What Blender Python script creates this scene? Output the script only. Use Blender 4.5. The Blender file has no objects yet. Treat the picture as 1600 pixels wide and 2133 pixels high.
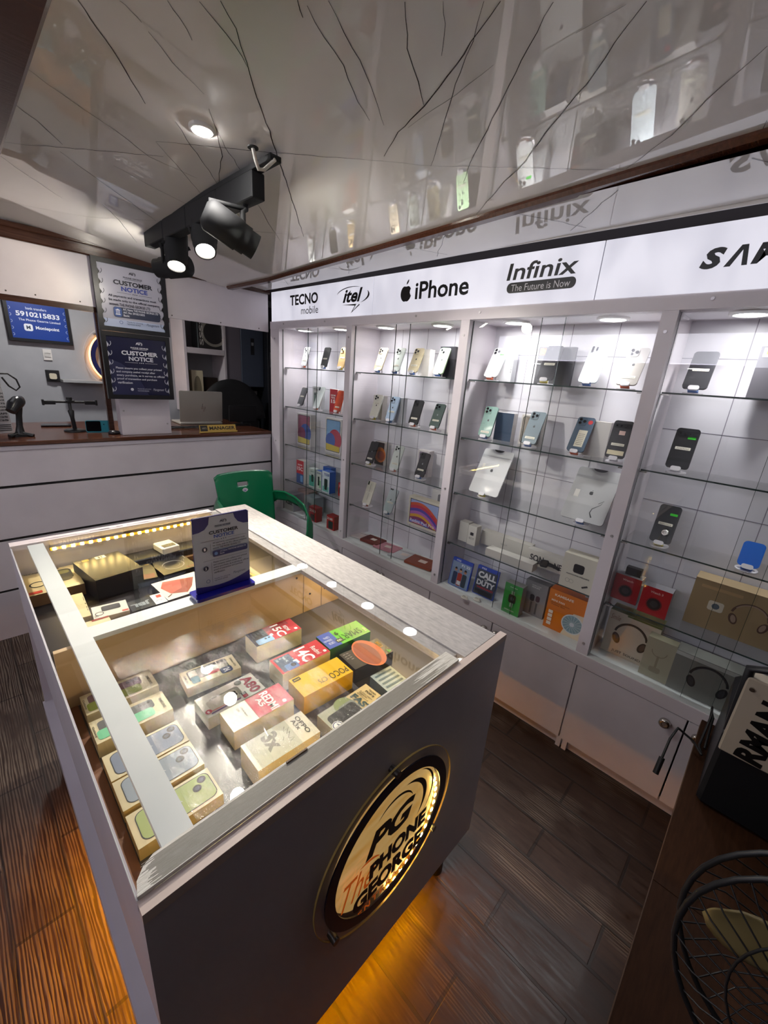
import bpy, math, random
from math import sin, cos, pi, radians, atan2, hypot
from mathutils import Vector, Matrix
from mathutils.geometry import tessellate_polygon
random.seed(7)
SC = bpy.context.scene
COL = SC.collection

# ------------------------------------------------------------------ camera
RW = ((0.6998, -0.7107, 0.0715), (-0.1739, -0.2666, -0.948), (0.6928, 0.651, -0.3102))  # right, down, forward
FPX = 853.13
CAMZ = 1.7
cam_d = bpy.data.cameras.new('camera')
cam = bpy.data.objects.new('camera', cam_d)
COL.objects.link(cam)
cam_d.sensor_fit = 'HORIZONTAL'
cam_d.sensor_width = 36
cam_d.lens = 36 * FPX / 1600
cam_d.clip_start = 0.01
_r, _d, _f = (Vector(v).normalized() for v in RW)
_u = -_d
_r = _u.cross(-_f).normalized()
_u = (-_f).cross(_r).normalized()
cam.matrix_world = Matrix(((_r.x, _u.x, -_f.x, 0), (_r.y, _u.y, -_f.y, 0), (_r.z, _u.z, -_f.z, CAMZ), (0, 0, 0, 1)))
SC.camera = cam


def at(px, py, ax, val):
    """world point where the sight line of a measured pixel meets a real plane"""
    d = _r * ((px - 800) / FPX) - _u * ((py - 1066.5) / FPX) + _f
    t = (val - (CAMZ if ax == 2 else 0)) / d[ax]
    return Vector((0, 0, CAMZ)) + d * t


# ------------------------------------------------------------------ light and exposure
SC.view_settings.view_transform = 'Standard'
SC.view_settings.look = 'None'
SC.view_settings.exposure = 1.5
SC.view_settings.gamma = 1.0
SC.view_settings.use_curve_mapping = False
SC.cycles.use_denoising = True
SC.cycles.max_bounces = 10
SC.cycles.transparent_max_bounces = 24
SC.cycles.glossy_bounces = 6
SC.cycles.sample_clamp_indirect = 6
SC.cycles.caustics_reflective = False
SC.cycles.caustics_refractive = False
world = bpy.data.worlds.new('world')
SC.world = world
world.use_nodes = True
world.node_tree.nodes['Background'].inputs[0].default_value = (0.62, 0.6, 0.62, 1)
world.node_tree.nodes['Background'].inputs[1].default_value = 0.05
E_CAB = 9      # shelf downlights
P_CAB = 4.4    # shelf spot beams, watts
E_CEIL = 70     # ceiling downlights
E_SIGN = 0.24   # backlit fascia
E_LED = 30      # amber strips
P_SPOT = 23     # track spots, watts


def lamp(name, kind, loc, energy, color=(1, 1, 1), target=None, **kw):
    d = bpy.data.lights.new(name, kind)
    d.energy = energy
    d.color = color
    for k, v in kw.items():
        setattr(d, k, v)
    o = bpy.data.objects.new(name, d)
    COL.objects.link(o)
    o.location = loc
    if target is not None:
        o.rotation_euler = (Vector(target) - Vector(loc)).to_track_quat('-Z', 'Y').to_euler()
    return o


# ------------------------------------------------------------------ materials
def lin(h):
    h = h.lstrip('#')
    v = [int(h[i:i + 2], 16) / 255 for i in (0, 2, 4)]
    return tuple(c / 12.92 if c <= 0.04045 else ((c + 0.055) / 1.055) ** 2.4 for c in v)


MATS = {}


def pm(col, rough=0.45, metal=0.0, emit=0.0, coat=0.0):
    """plain procedural material for one colour"""
    key = (col, rough, metal, emit, coat)
    if key in MATS:
        return MATS[key]
    m = bpy.data.materials.new('paint_' + str(col).strip('#'))
    m.use_nodes = True
    b = m.node_tree.nodes['Principled BSDF']
    c = lin(col) if isinstance(col, str) else col
    b.inputs['Base Color'].default_value = (*c, 1)
    b.inputs['Roughness'].default_value = rough
    b.inputs['Metallic'].default_value = metal
    b.inputs['Coat Weight'].default_value = coat
    b.inputs['Coat Roughness'].default_value = 0.05
    if emit:
        b.inputs['Emission Color'].default_value = (*c, 1)
        b.inputs['Emission Strength'].default_value = emit
    MATS[key] = m
    return m


def nodes(name):
    m = bpy.data.materials.new(name)
    m.use_nodes = True
    nt = m.node_tree
    return m, nt, nt.nodes['Principled BSDF']


def N(nt, typ, **kw):
    n = nt.nodes.new(typ)
    for k, v in kw.items():
        if k.startswith('i_'):
            key = k[2:]
            n.inputs[int(key) if key.isdigit() else key].default_value = v
        else:
            setattr(n, k, v)
    return n


def noise(nt, scale, detail=4, vec_scale=None, rot=None, rough=0.5):
    tc = N(nt, 'ShaderNodeNewGeometry')
    mp = N(nt, 'ShaderNodeMapping')
    nt.links.new(tc.outputs['Position'], mp.inputs[0])
    if vec_scale:
        mp.inputs['Scale'].default_value = vec_scale
    if rot:
        mp.inputs['Rotation'].default_value = rot
    n = N(nt, 'ShaderNodeTexNoise')
    n.inputs['Scale'].default_value = scale
    n.inputs['Detail'].default_value = detail
    n.inputs['Roughness'].default_value = rough
    nt.links.new(mp.outputs[0], n.inputs['Vector'])
    return n


def ramp(nt, src, stops):
    r = N(nt, 'ShaderNodeValToRGB')
    els = r.color_ramp.elements
    while len(els) < len(stops):
        els.new(0.5)
    for e, (p, c) in zip(els, stops):
        e.position = p
        e.color = (*c, 1) if len(c) == 3 else c
    nt.links.new(src, r.inputs[0])
    return r


def bump(nt, b, src, strength, dist=0.002):
    bn = N(nt, 'ShaderNodeBump')
    bn.inputs['Strength'].default_value = strength
    bn.inputs['Distance'].default_value = dist
    nt.links.new(src, bn.inputs['Height'])
    nt.links.new(bn.outputs[0], b.inputs['Normal'])
    return bn


def laminate(name, c1, c2, rough=0.3, scale=6):
    m, nt, b = nodes(name)
    n = noise(nt, scale, 3)
    r = ramp(nt, n.outputs[0], [(0.35, c1), (0.65, c2)])
    nt.links.new(r.outputs[0], b.inputs['Base Color'])
    b.inputs['Roughness'].default_value = rough
    return m


def wood(name, c1, c2, scale=14, stretch=(1, 12, 12), rough=0.3, bmp=0.15):
    m, nt, b = nodes(name)
    n = noise(nt, scale, 6, stretch, rough=0.6)
    r = ramp(nt, n.outputs[0], [(0.3, c1), (0.7, c2)])
    nt.links.new(r.outputs[0], b.inputs['Base Color'])
    b.inputs['Roughness'].default_value = rough
    bump(nt, b, n.outputs[0], bmp, 0.003)
    return m


def glass(name, tint=(0.993, 0.997, 0.996), f0=0.04, rough=0.0, film=False):
    """thin sheet glass: straight-through transmission plus Fresnel reflection"""
    m = bpy.data.materials.new(name)
    m.use_nodes = True
    nt = m.node_tree
    nt.nodes.clear()
    out = N(nt, 'ShaderNodeOutputMaterial')
    tr = N(nt, 'ShaderNodeBsdfTransparent')
    tr.inputs[0].default_value = (*tint, 1)
    gl = N(nt, 'ShaderNodeBsdfGlossy')
    gl.inputs['Roughness'].default_value = rough
    ge = N(nt, 'ShaderNodeNewGeometry')
    dt = N(nt, 'ShaderNodeVectorMath', operation='DOT_PRODUCT')
    nt.links.new(ge.outputs['Incoming'], dt.inputs[0])
    nt.links.new(ge.outputs['Normal'], dt.inputs[1])
    ab = N(nt, 'ShaderNodeMath', operation='ABSOLUTE')
    nt.links.new(dt.outputs['Value'], ab.inputs[0])
    om = N(nt, 'ShaderNodeMath', operation='SUBTRACT', i_0=1.0)
    nt.links.new(ab.outputs[0], om.inputs[1])
    pw = N(nt, 'ShaderNodeMath', operation='POWER', i_1=5.0)
    nt.links.new(om.outputs[0], pw.inputs[0])
    fr = N(nt, 'ShaderNodeMath', operation='MULTIPLY_ADD', i_1=1 - f0, i_2=f0)
    nt.links.new(pw.outputs[0], fr.inputs[0])
    mx = N(nt, 'ShaderNodeMixShader')
    if not film:
        nt.links.new(fr.outputs[0], mx.inputs[0])
    nt.links.new(tr.outputs[0], mx.inputs[1])
    nt.links.new(gl.outputs[0], mx.inputs[2])
    if film:                       # crinkled cling film
        n = noise(nt, 30, 6, (1.6, 0.8, 1), rough=0.72)
        bn = N(nt, 'ShaderNodeBump')
        bn.inputs['Strength'].default_value = 0.8
        bn.inputs['Distance'].default_value = 0.006
        nt.links.new(n.outputs[0], bn.inputs['Height'])
        nt.links.new(bn.outputs[0], gl.inputs['Normal'])
        gl.inputs['Roughness'].default_value = 0.06
        n2 = noise(nt, 14, 7, (2.6, 1.1, 1), rot=(0, 0, 0.6), rough=0.75)
        cr = ramp(nt, n2.outputs[0], [(0.46, (0.02, 0.02, 0.02)), (0.56, (1, 1, 1))])
        mu = N(nt, 'ShaderNodeMath', operation='MULTIPLY')
        nt.links.new(cr.outputs[0], mu.inputs[0])
        nt.links.new(fr.outputs[0], mu.inputs[1])
        nt.links.new(mu.outputs[0], mx.inputs[0])
    nt.links.new(mx.outputs[0], out.inputs[0])
    return m


WHITE = laminate('white_laminate', (0.70, 0.65, 0.69), (0.75, 0.70, 0.74), 0.32)
WHITE2 = laminate('bright_laminate', (0.72, 0.76, 0.76), (0.78, 0.81, 0.81), 0.3)
LAV = laminate('lavender_laminate', (0.56, 0.52, 0.57), (0.60, 0.56, 0.61), 0.35)
BACKP = laminate('shelf_back_panel', (0.74, 0.73, 0.78), (0.79, 0.78, 0.83), 0.4)
TAN = laminate('tan_board', (0.60, 0.43, 0.25), (0.67, 0.49, 0.30), 0.5, 9)
WOODD = wood('dark_brown_wood', (0.035, 0.013, 0.008), (0.075, 0.03, 0.018), 10, (1, 10, 14), 0.22, 0.1)
WOODR = wood('red_brown_wood', (0.075, 0.026, 0.014), (0.125, 0.045, 0.024), 9, (2, 14, 14), 0.18, 0.08)
WOODK = wood('desk_wood', (0.028, 0.011, 0.005), (0.05, 0.02, 0.009), 9, (2, 14, 14), 0.65, 0.08)
WOODK.node_tree.nodes['Principled BSDF'].inputs['Specular IOR Level'].default_value = 0.12
GREYW = wood('weathered_grey_wood', (0.62, 0.60, 0.54), (0.84, 0.83, 0.79), 16, (3, 22, 14), 0.42, 0.5)
ASHW = wood('pale_ash_board', (0.36, 0.345, 0.345), (0.56, 0.535, 0.53), 12, (9, 2.4, 8), 0.4, 0.1)
GLASS = glass('clear_glass')
GLASSD = glass('shelf_glass', (0.985, 0.992, 0.99))
ACRYL = glass('clear_acrylic', (0.99, 0.99, 0.99))
FILM = glass('cling_film', (0.985, 0.985, 0.985), f0=0.19, film=True)
EDGE = pm('#3a4a48', 0.15)
DARK = pm('#141416', 0.5)
BLACKP = pm('#1c1d20', 0.42)
CHROME = pm('#c8c4be', 0.18, 1.0)
STEEL = pm('#8d8a88', 0.3, 1.0)


# ------------------------------------------------------------------ mesh building
TXT = {}


def text_mesh(s, bold=0.0, shear=0.0, space=1.0):
    key = (s, bold, shear, space)
    if key in TXT:
        return TXT[key]
    c = bpy.data.curves.new('t', 'FONT')
    c.body = s
    c.offset = bold
    c.shear = shear
    c.space_character = space
    c.resolution_u = 3
    c.fill_mode = 'FRONT'
    o = bpy.data.objects.new('t', c)
    COL.objects.link(o)
    dg = bpy.context.evaluated_depsgraph_get()
    me = bpy.data.meshes.new_from_object(o.evaluated_get(dg))
    vs = [(v.co.x, v.co.y) for v in me.vertices]
    fs = [tuple(p.vertices) for p in me.polygons]
    bpy.data.objects.remove(o)
    bpy.data.curves.remove(c)
    bpy.data.meshes.remove(me)
    if not vs:
        vs = [(0, 0)]
    x0 = min(v[0] for v in vs); x1 = max(v[0] for v in vs)
    y0 = min(v[1] for v in vs); y1 = max(v[1] for v in vs)
    w = max(x1 - x0, 1e-6); h = max(y1 - y0, 1e-6)
    TXT[key] = ([((x - x0) / w, (y - y0) / h) for x, y in vs], fs, w / h)
    return TXT[key]


def frame(o, X, Y):
    X = Vector(X).normalized(); Y = Vector(Y).normalized()
    Z = X.cross(Y).normalized()
    Y = Z.cross(X)
    return Matrix(((X.x, Y.x, Z.x, o[0]), (X.y, Y.y, Z.y, o[1]), (X.z, Y.z, Z.z, o[2]), (0, 0, 0, 1)))


def rot_z(loc, a):
    return Matrix.Translation(loc) @ Matrix.Rotation(a, 4, 'Z')


def rrect(x0, y0, x1, y1, r, n=5):
    r = min(r, (x1 - x0) / 2 - 1e-6, (y1 - y0) / 2 - 1e-6)
    p = []
    for cx, cy, a in ((x1 - r, y1 - r, 0), (x0 + r, y1 - r, 90), (x0 + r, y0 + r, 180), (x1 - r, y0 + r, 270)):
        for i in range(n + 1):
            t = radians(a + 90 * i / n)
            p.append((cx + r * cos(t), cy + r * sin(t)))
    return p


def ell(cx, cy, rx, ry=None, n=28, a0=0, a1=360):
    ry = rx if ry is None else ry
    m = n if abs(a1 - a0) >= 360 else n + 1
    return [(cx + rx * cos(radians(a0 + (a1 - a0) * i / n)), cy + ry * sin(radians(a0 + (a1 - a0) * i / n))) for i in range(m)]


def cres(cx, cy, r, th, a0, a1, n=24, sy=1.0):
    """tapered swoosh"""
    o, q = [], []
    for i in range(n + 1):
        t = i / n
        a = radians(a0 + (a1 - a0) * t)
        k = th * sin(pi * min(1, max(0, t))) ** 0.8
        o.append((cx + (r + k / 2) * cos(a), cy + sy * (r + k / 2) * sin(a)))
        q.append((cx + (r - k / 2) * cos(a), cy + sy * (r - k / 2) * sin(a)))
    return o + q[::-1][1:-1]


def band(pts, w):
    """flat stroke along a 2-D polyline as quads"""
    L, R = [], []
    n = len(pts)
    for i, p in enumerate(pts):
        a = pts[max(i - 1, 0)]; b = pts[min(i + 1, n - 1)]
        dx, dy = b[0] - a[0], b[1] - a[1]
        l = hypot(dx, dy) or 1
        k = (w[i] if isinstance(w, (list, tuple)) else w) / 2
        L.append((p[0] - dy / l * k, p[1] + dx / l * k)); R.append((p[0] + dy / l * k, p[1] - dx / l * k))
    return [[R[i], R[i + 1], L[i + 1], L[i]] for i in range(n - 1)]


class MB:
    def __init__(s):
        s.v, s.f, s.m, s.sm, s.mats = [], [], [], [], []

    def mi(s, m):
        if isinstance(m, str):
            m = pm(m)
        if m not in s.mats:
            s.mats.append(m)
        return s.mats.index(m)

    def add(s, vs, fs, m, M=None, smooth=False):
        k = len(s.v)
        i = s.mi(m)
        s.v += [tuple(M @ Vector(v)) if M is not None else tuple(v) for v in vs]
        for f in fs:
            s.f.append(tuple(k + j for j in f)); s.m.append(i); s.sm.append(smooth)
        return s

    def box(s, x0, y0, z0, x1, y1, z1, m, M=None, b=0.0):
        if x1 < x0: x0, x1 = x1, x0
        if y1 < y0: y0, y1 = y1, y0
        if z1 < z0: z0, z1 = z1, z0
        if b <= 0:
            vs = [(x, y, z) for z in (z0, z1) for y in (y0, y1) for x in (x0, x1)]
            return s.add(vs, [(0, 2, 3, 1), (4, 5, 7, 6), (0, 1, 5, 4), (2, 6, 7, 3), (0, 4, 6, 2), (1, 3, 7, 5)], m, M)
        b = min(b, (x1 - x0) / 2.01, (y1 - y0) / 2.01, (z1 - z0) / 2.01)
        X, Y, Z = (x0, x1), (y0, y1), (z0, z1)
        vs, idx = [], {}
        for i in (0, 1):
            for j in (0, 1):
                for k in (0, 1):
                    c = [X[i], Y[j], Z[k]]
                    inn = [X[i] + (b if i == 0 else -b), Y[j] + (b if j == 0 else -b), Z[k] + (b if k == 0 else -b)]
                    for ax in range(3):
                        p = list(inn); p[ax] = c[ax]
                        idx[(i, j, k, ax)] = len(vs); vs.append(tuple(p))
        fs = []
        q = idx
        for ax in range(3):
            o1, o2 = (ax + 1) % 3, (ax + 2) % 3
            for sd in (0, 1):
                def K(a, c):
                    t = [0, 0, 0]; t[ax] = sd; t[o1] = a; t[o2] = c
                    return q[(*t, ax)]
                f = [K(0, 0), K(1, 0), K(1, 1), K(0, 1)]
                fs.append(tuple(f if sd else f[::-1]))
            for a in (0, 1):
                for c in (0, 1):
                    def E(u, axx):
                        t = [0, 0, 0]; t[ax] = u; t[o1] = a; t[o2] = c
                        return q[(*t, axx)]
                    f = [E(0, o1), E(1, o1), E(1, o2), E(0, o2)]
                    fs.append(tuple(f if a != c else f[::-1]) if False else tuple(f if (a == c) == False else f[::-1]))
        for i in (0, 1):
            for j in (0, 1):
                for k in (0, 1):
                    f = [q[(i, j, k, 0)], q[(i, j, k, 1)], q[(i, j, k, 2)]]
                    fs.append(tuple(f if (i + j + k) % 2 == 1 else f[::-1]))
        return s.add(vs, fs, m, M)

    def prism(s, pts, z0, z1, m, M=None, mside=None, holes=None, smooth=False, caps=(True, True)):
        loops = [list(pts)] + [list(h) for h in (holes or [])]
        flat = [p for l in loops for p in l]
        n = len(flat)
        tri = tessellate_polygon([[Vector((x, y, 0)) for x, y in l] for l in loops])
        area = 0
        def sgn(t):
            a, b, c = (flat[i] for i in t)
            return (b[0] - a[0]) * (c[1] - a[1]) - (b[1] - a[1]) * (c[0] - a[0])
        tri = [t if sgn(t) > 0 else tuple(t[::-1]) for t in tri]
        vs = [(x, y, z1) for x, y in flat] + [(x, y, z0) for x, y in flat]
        fs = []
        if caps[1]: fs += [tuple(t) for t in tri]
        if caps[0]: fs += [tuple(n + i for i in t[::-1]) for t in tri]
        s.add(vs, fs, m, M)
        k = 0
        sf = []
        for li, l in enumerate(loops):
            ar = sum(l[i - 1][0] * l[i][1] - l[i][0] * l[i - 1][1] for i in range(len(l)))
            for i in range(len(l)):
                a, b = k + i, k + (i + 1) % len(l)
                f = (a, n + a, n + b, b)
                sf.append(f if (ar > 0) == (li == 0) else f[::-1])
            k += len(l)
        return s.add(vs, sf, mside or m, M, smooth)

    def flat(s, pts, z, m, M=None):
        tri = tessellate_polygon([[Vector((x, y, 0)) for x, y in pts]])
        out = []
        for t in tri:
            a, b, c = (pts[i] for i in t)
            out.append(tuple(t) if (b[0] - a[0]) * (c[1] - a[1]) - (b[1] - a[1]) * (c[0] - a[0]) > 0 else tuple(t[::-1]))
        return s.add([(x, y, z) for x, y in pts], out, m, M)

    def tx(s, t, x0, y0, x1, y1, z, m, M=None, bold=0.0, shear=0.0, space=1.0, rot=0):
        vs, fs, asp = text_mesh(t, bold, shear, space)
        cx, cy = (x0 + x1) / 2, (y0 + y1) / 2
        w, h = x1 - x0, y1 - y0
        if rot in (90, 270):
            w, h = h, w
        ca, sa = cos(radians(rot)), sin(radians(rot))
        out = []
        for x, y in vs:
            dx, dy = (x - 0.5) * w, (y - 0.5) * h
            out.append((cx + dx * ca - dy * sa, cy + dx * sa + dy * ca, z))
        return s.add(out, fs, m, M)

    def cyl(s, p0, p1, r0, m, r1=None, n=20, caps=True, M=None):
        r1 = r0 if r1 is None else r1
        p0, p1 = Vector(p0), Vector(p1)
        d = (p1 - p0).normalized()
        a = d.orthogonal().normalized(); b = d.cross(a)
        vs = []
        for p, r in ((p0, r0), (p1, r1)):
            for i in range(n):
                t = 2 * pi * i / n
                vs.append(tuple(p + a * (r * cos(t)) + b * (r * sin(t))))
        s.add(vs, [(i, (i + 1) % n, n + (i + 1) % n, n + i) for i in range(n)], m, M, True)
        if caps:
            s.add(vs, [tuple(range(n))[::-1], tuple(range(n, 2 * n))], m, M)
        return s

    def lathe(s, prof, m, M=None, n=28, smooth=True):
        """profile of (radius, height) pairs about local Z"""
        vs = [(r * cos(2 * pi * i / n), r * sin(2 * pi * i / n), z) for r, z in prof for i in range(n)]
        fs = []
        for k in range(len(prof) - 1):
            for i in range(n):
                j = (i + 1) % n
                fs.append((k * n + i, k * n + j, (k + 1) * n + j, (k + 1) * n + i))
        s.add(vs, fs, m, M, smooth)
        s.add(vs, [tuple(range(n))[::-1], tuple(range((len(prof) - 1) * n, len(prof) * n))], m, M)
        return s

    def tube(s, pts, r, m, n=10, M=None, sx=1.0):
        pts = [Vector(p) for p in pts]
        vs = []
        prev = None
        for i, p in enumerate(pts):
            d = (pts[min(i + 1, len(pts) - 1)] - pts[max(i - 1, 0)]).normalized()
            a = d.orthogonal().normalized() if prev is None else (prev - d * prev.dot(d)).normalized()
            prev = a
            b = d.cross(a)
            rr = r[i] if isinstance(r, (list, tuple)) else r
            for k in range(n):
                t = 2 * pi * k / n
                vs.append(tuple(p + a * (rr * cos(t)) + b * (rr * sx * sin(t))))
        fs = [(i * n + k, i * n + (k + 1) % n, (i + 1) * n + (k + 1) % n, (i + 1) * n + k) for i in range(len(pts) - 1) for k in range(n)]
        s.add(vs, fs, m, M, True)
        return s.add(vs, [tuple(range(n))[::-1], tuple(range((len(pts) - 1) * n, len(pts) * n))], m, M)

    def grid(s, fn, nu, nv, m, M=None, thick=0.0, skip=None):
        """surface fn(u,v); with thickness becomes a closed shell"""
        vs = [fn(u / nu, v / nv) for v in range(nv + 1) for u in range(nu + 1)]
        W = nu + 1
        cells = [(u, v) for v in range(nv) for u in range(nu) if not (skip and skip(u, v))]
        cs = set(cells)
        fs = [(v * W + u, v * W + u + 1, (v + 1) * W + u + 1, (v + 1) * W + u) for u, v in cells]
        if thick <= 0:
            return s.add(vs, fs, m, M, True)
        V = [Vector(p) for p in vs]
        nr = []
        for v in range(nv + 1):
            for u in range(nu + 1):
                du = V[v * W + min(u + 1, nu)] - V[v * W + max(u - 1, 0)]
                dv = V[min(v + 1, nv) * W + u] - V[max(v - 1, 0) * W + u]
                nr.append(du.cross(dv).normalized())
        n = len(V)
        allv = [tuple(p + q * thick / 2) for p, q in zip(V, nr)] + [tuple(p - q * thick / 2) for p, q in zip(V, nr)]
        F = fs + [tuple(n + i for i in f[::-1]) for f in fs]
        for u, v in cells:
            a, b, c, d = v * W + u, v * W + u + 1, (v + 1) * W + u + 1, (v + 1) * W + u
            for (du, dv), (p, q) in (((0, -1), (a, b)), ((1, 0), (b, c)), ((0, 1), (c, d)), ((-1, 0), (d, a))):
                if (u + du, v + dv) not in cs:
                    F.append((p, n + p, n + q, q))
        return s.add(allv, F, m, M, True)

    def build(s, name, parent=None, loc=None):
        me = bpy.data.meshes.new(name)
        vs = s.v
        if loc is not None:
            L = Vector(loc)
            vs = [tuple(Vector(v) - L) for v in vs]
        me.from_pydata(vs, [], s.f)
        for m in s.mats:
            me.materials.append(m)
        me.polygons.foreach_set('material_index', s.m)
        me.polygons.foreach_set('use_smooth', s.sm)
        me.update()
        o = bpy.data.objects.new(name, me)
        COL.objects.link(o)
        if loc is not None:
            o.location = loc
        if parent is not None:
            o.parent = parent
            base = Vector((0, 0, 0))
            p = parent
            base = parent_world(parent)
            o.location = (Vector(loc) if loc is not None else Vector((0, 0, 0))) - base
        return o


def parent_world(p):
    t = Vector((0, 0, 0))
    while p is not None:
        t += p.location
        p = p.parent
    return t


def tag(o, label, cat, group=None, kind=None):
    o['label'] = label
    o['category'] = cat
    if group: o['group'] = group
    if kind: o['kind'] = kind
    return o


def thing(name, label, cat, loc, group=None):
    o = bpy.data.objects.new(name, None)
    COL.objects.link(o)
    o.empty_display_size = 0.05
    o.location = loc
    return tag(o, label, cat, group)


def struct(mb, name):
    o = mb.build(name)
    o['kind'] = 'structure'
    return o


def bx(name, parent, m, *b, bev=0.0):
    return MB().box(*b, m, b=bev).build(name, parent)


# drawing on a face, in fractions of its width and height ------------------------
class Draw:
    def __init__(s, mb, M, w, h, z=0.0004):
        s.mb, s.M, s.w, s.h, s.z = mb, M, w, h, z

    def _z(s):
        s.z += 0.00012
        return s.z

    def P(s, pts):
        return [((x - 0.5) * s.w, y * s.h) for x, y in pts]

    def poly(s, pts, c):
        s.mb.flat(s.P(pts), s._z(), c, s.M); return s

    def rect(s, x0, y0, x1, y1, c):
        return s.poly([(x0, y0), (x1, y0), (x1, y1), (x0, y1)], c)

    def rr(s, x0, y0, x1, y1, r, c):
        a = s.P([(x0, y0), (x1, y1)])
        s.mb.flat(rrect(*a[0], *a[1], r * s.h), s._z(), c, s.M); return s

    def el(s, cx, cy, rx, c, ry=None):
        """radii as fractions of the height"""
        (x, y), = s.P([(cx, cy)])
        s.mb.flat(ell(x, y, rx * s.h, (ry or rx) * s.h), s._z(), c, s.M); return s

    def ring(s, cx, cy, r0, r1, c, a0=0, a1=360):
        (x, y), = s.P([(cx, cy)])
        z = s._z()
        pts = ell(x, y, (r0 + r1) / 2 * s.h, None, 30, a0, a1)
        if abs(a1 - a0) >= 360: pts.append(pts[0])
        for q in band(pts, (r1 - r0) * s.h):
            s.mb.flat(q, z, c, s.M)
        return s

    def line(s, pts, wd, c):
        z = s._z()
        for q in band(s.P(pts), wd * s.h if not isinstance(wd, list) else [k * s.h for k in wd]):
            s.mb.flat(q, z, c, s.M)
        return s

    def tx(s, t, x0, y0, x1, y1, c, bold=0.015, shear=0.0, rot=0, space=1.0):
        a, b = s.P([(x0, y0), (x1, y1)])
        s.mb.tx(t, *a, *b, s._z(), c, s.M, bold, shear, space, rot); return s

    def lines(s, rows, x0, x1, y1, dy, c, bold=0.01, fill=0.72):
        """left-aligned paragraph"""
        n = max(len(r) for r in rows)
        for i, r in enumerate(rows):
            if r:
                s.tx(r, x0, y1 - dy * i - dy * fill, x0 + (x1 - x0) * len(r) / n, y1 - dy * i, c, bold)
        return s

    def phone(s, x0, y0, x1, y1, c, cam=None, edge='#22242a'):
        s.rr(x0, y0, x1, y1, 0.06, edge)
        e = 0.012
        s.rr(x0 + e, y0 + e, x1 - e, y1 - e, 0.05, c)
        if cam:
            for (px, py, r) in cam:
                s.el(x0 + (x1 - x0) * px, y0 + (y1 - y0) * py, r, '#15161a')
                s.el(x0 + (x1 - x0) * px, y0 + (y1 - y0) * py, r * 0.5, '#3b4252')
        return s

    def apple(s, cx, cy, k, c):
        """bitten-fruit emblem, height about k (fraction of the face height)"""
        u = k * s.h / s.w
        body = []
        for i in range(40):
            t = 2 * pi * i / 40
            x, y = 0.42 * sin(t) * (1 + 0.06 * cos(2 * t)), 0.42 * cos(t)
            y -= 0.06 * math.exp(-(x / 0.12) ** 2) * (1 if cos(t) > 0 else -0.8)
            x *= 1 - 0.18 * max(0, -cos(t)) ** 2
            bite = hypot(x - 0.46, y - 0.08)
            if bite < 0.19 and bite > 1e-4:
                x, y = 0.46 + (x - 0.46) * 0.19 / bite, 0.08 + (y - 0.08) * 0.19 / bite
                if x > 0.42: x = 0.42 - (x - 0.42)
            body.append((cx + x * u, cy - 0.08 * k + y * k))
        s.poly(body[::-1], c)
        leaf = [(0.0, 0.40), (0.02, 0.52), (0.10, 0.62), (0.17, 0.65), (0.16, 0.54), (0.09, 0.44)]
        s.poly([(cx + x * u, cy - 0.02 * k + y * k) for x, y in leaf], c)
        return s

    def pglogo(s, cx, cy, k, c):
        """PG monogram with swooshes; k = height as a fraction of the face height"""
        u = k * s.h / s.w
        s.tx('PG', cx - 0.62 * u, cy - 0.22 * k, cx + 0.42 * u, cy + 0.22 * k, c, 0.05, 0.35)
        for ccx, r, th, a0, a1 in ((-0.05, 0.50, 0.09, 150, 15), (0.02, 0.66, 0.13, 78, -45), (0.10, 0.74, 0.07, 62, -50)):
            p = cres(0, 0, r, th, a0, a1)
            s.poly([(cx + (ccx + x) * u, cy - 0.02 * k + y * 0.72 * k) for x, y in p], c)
        return s


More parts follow.
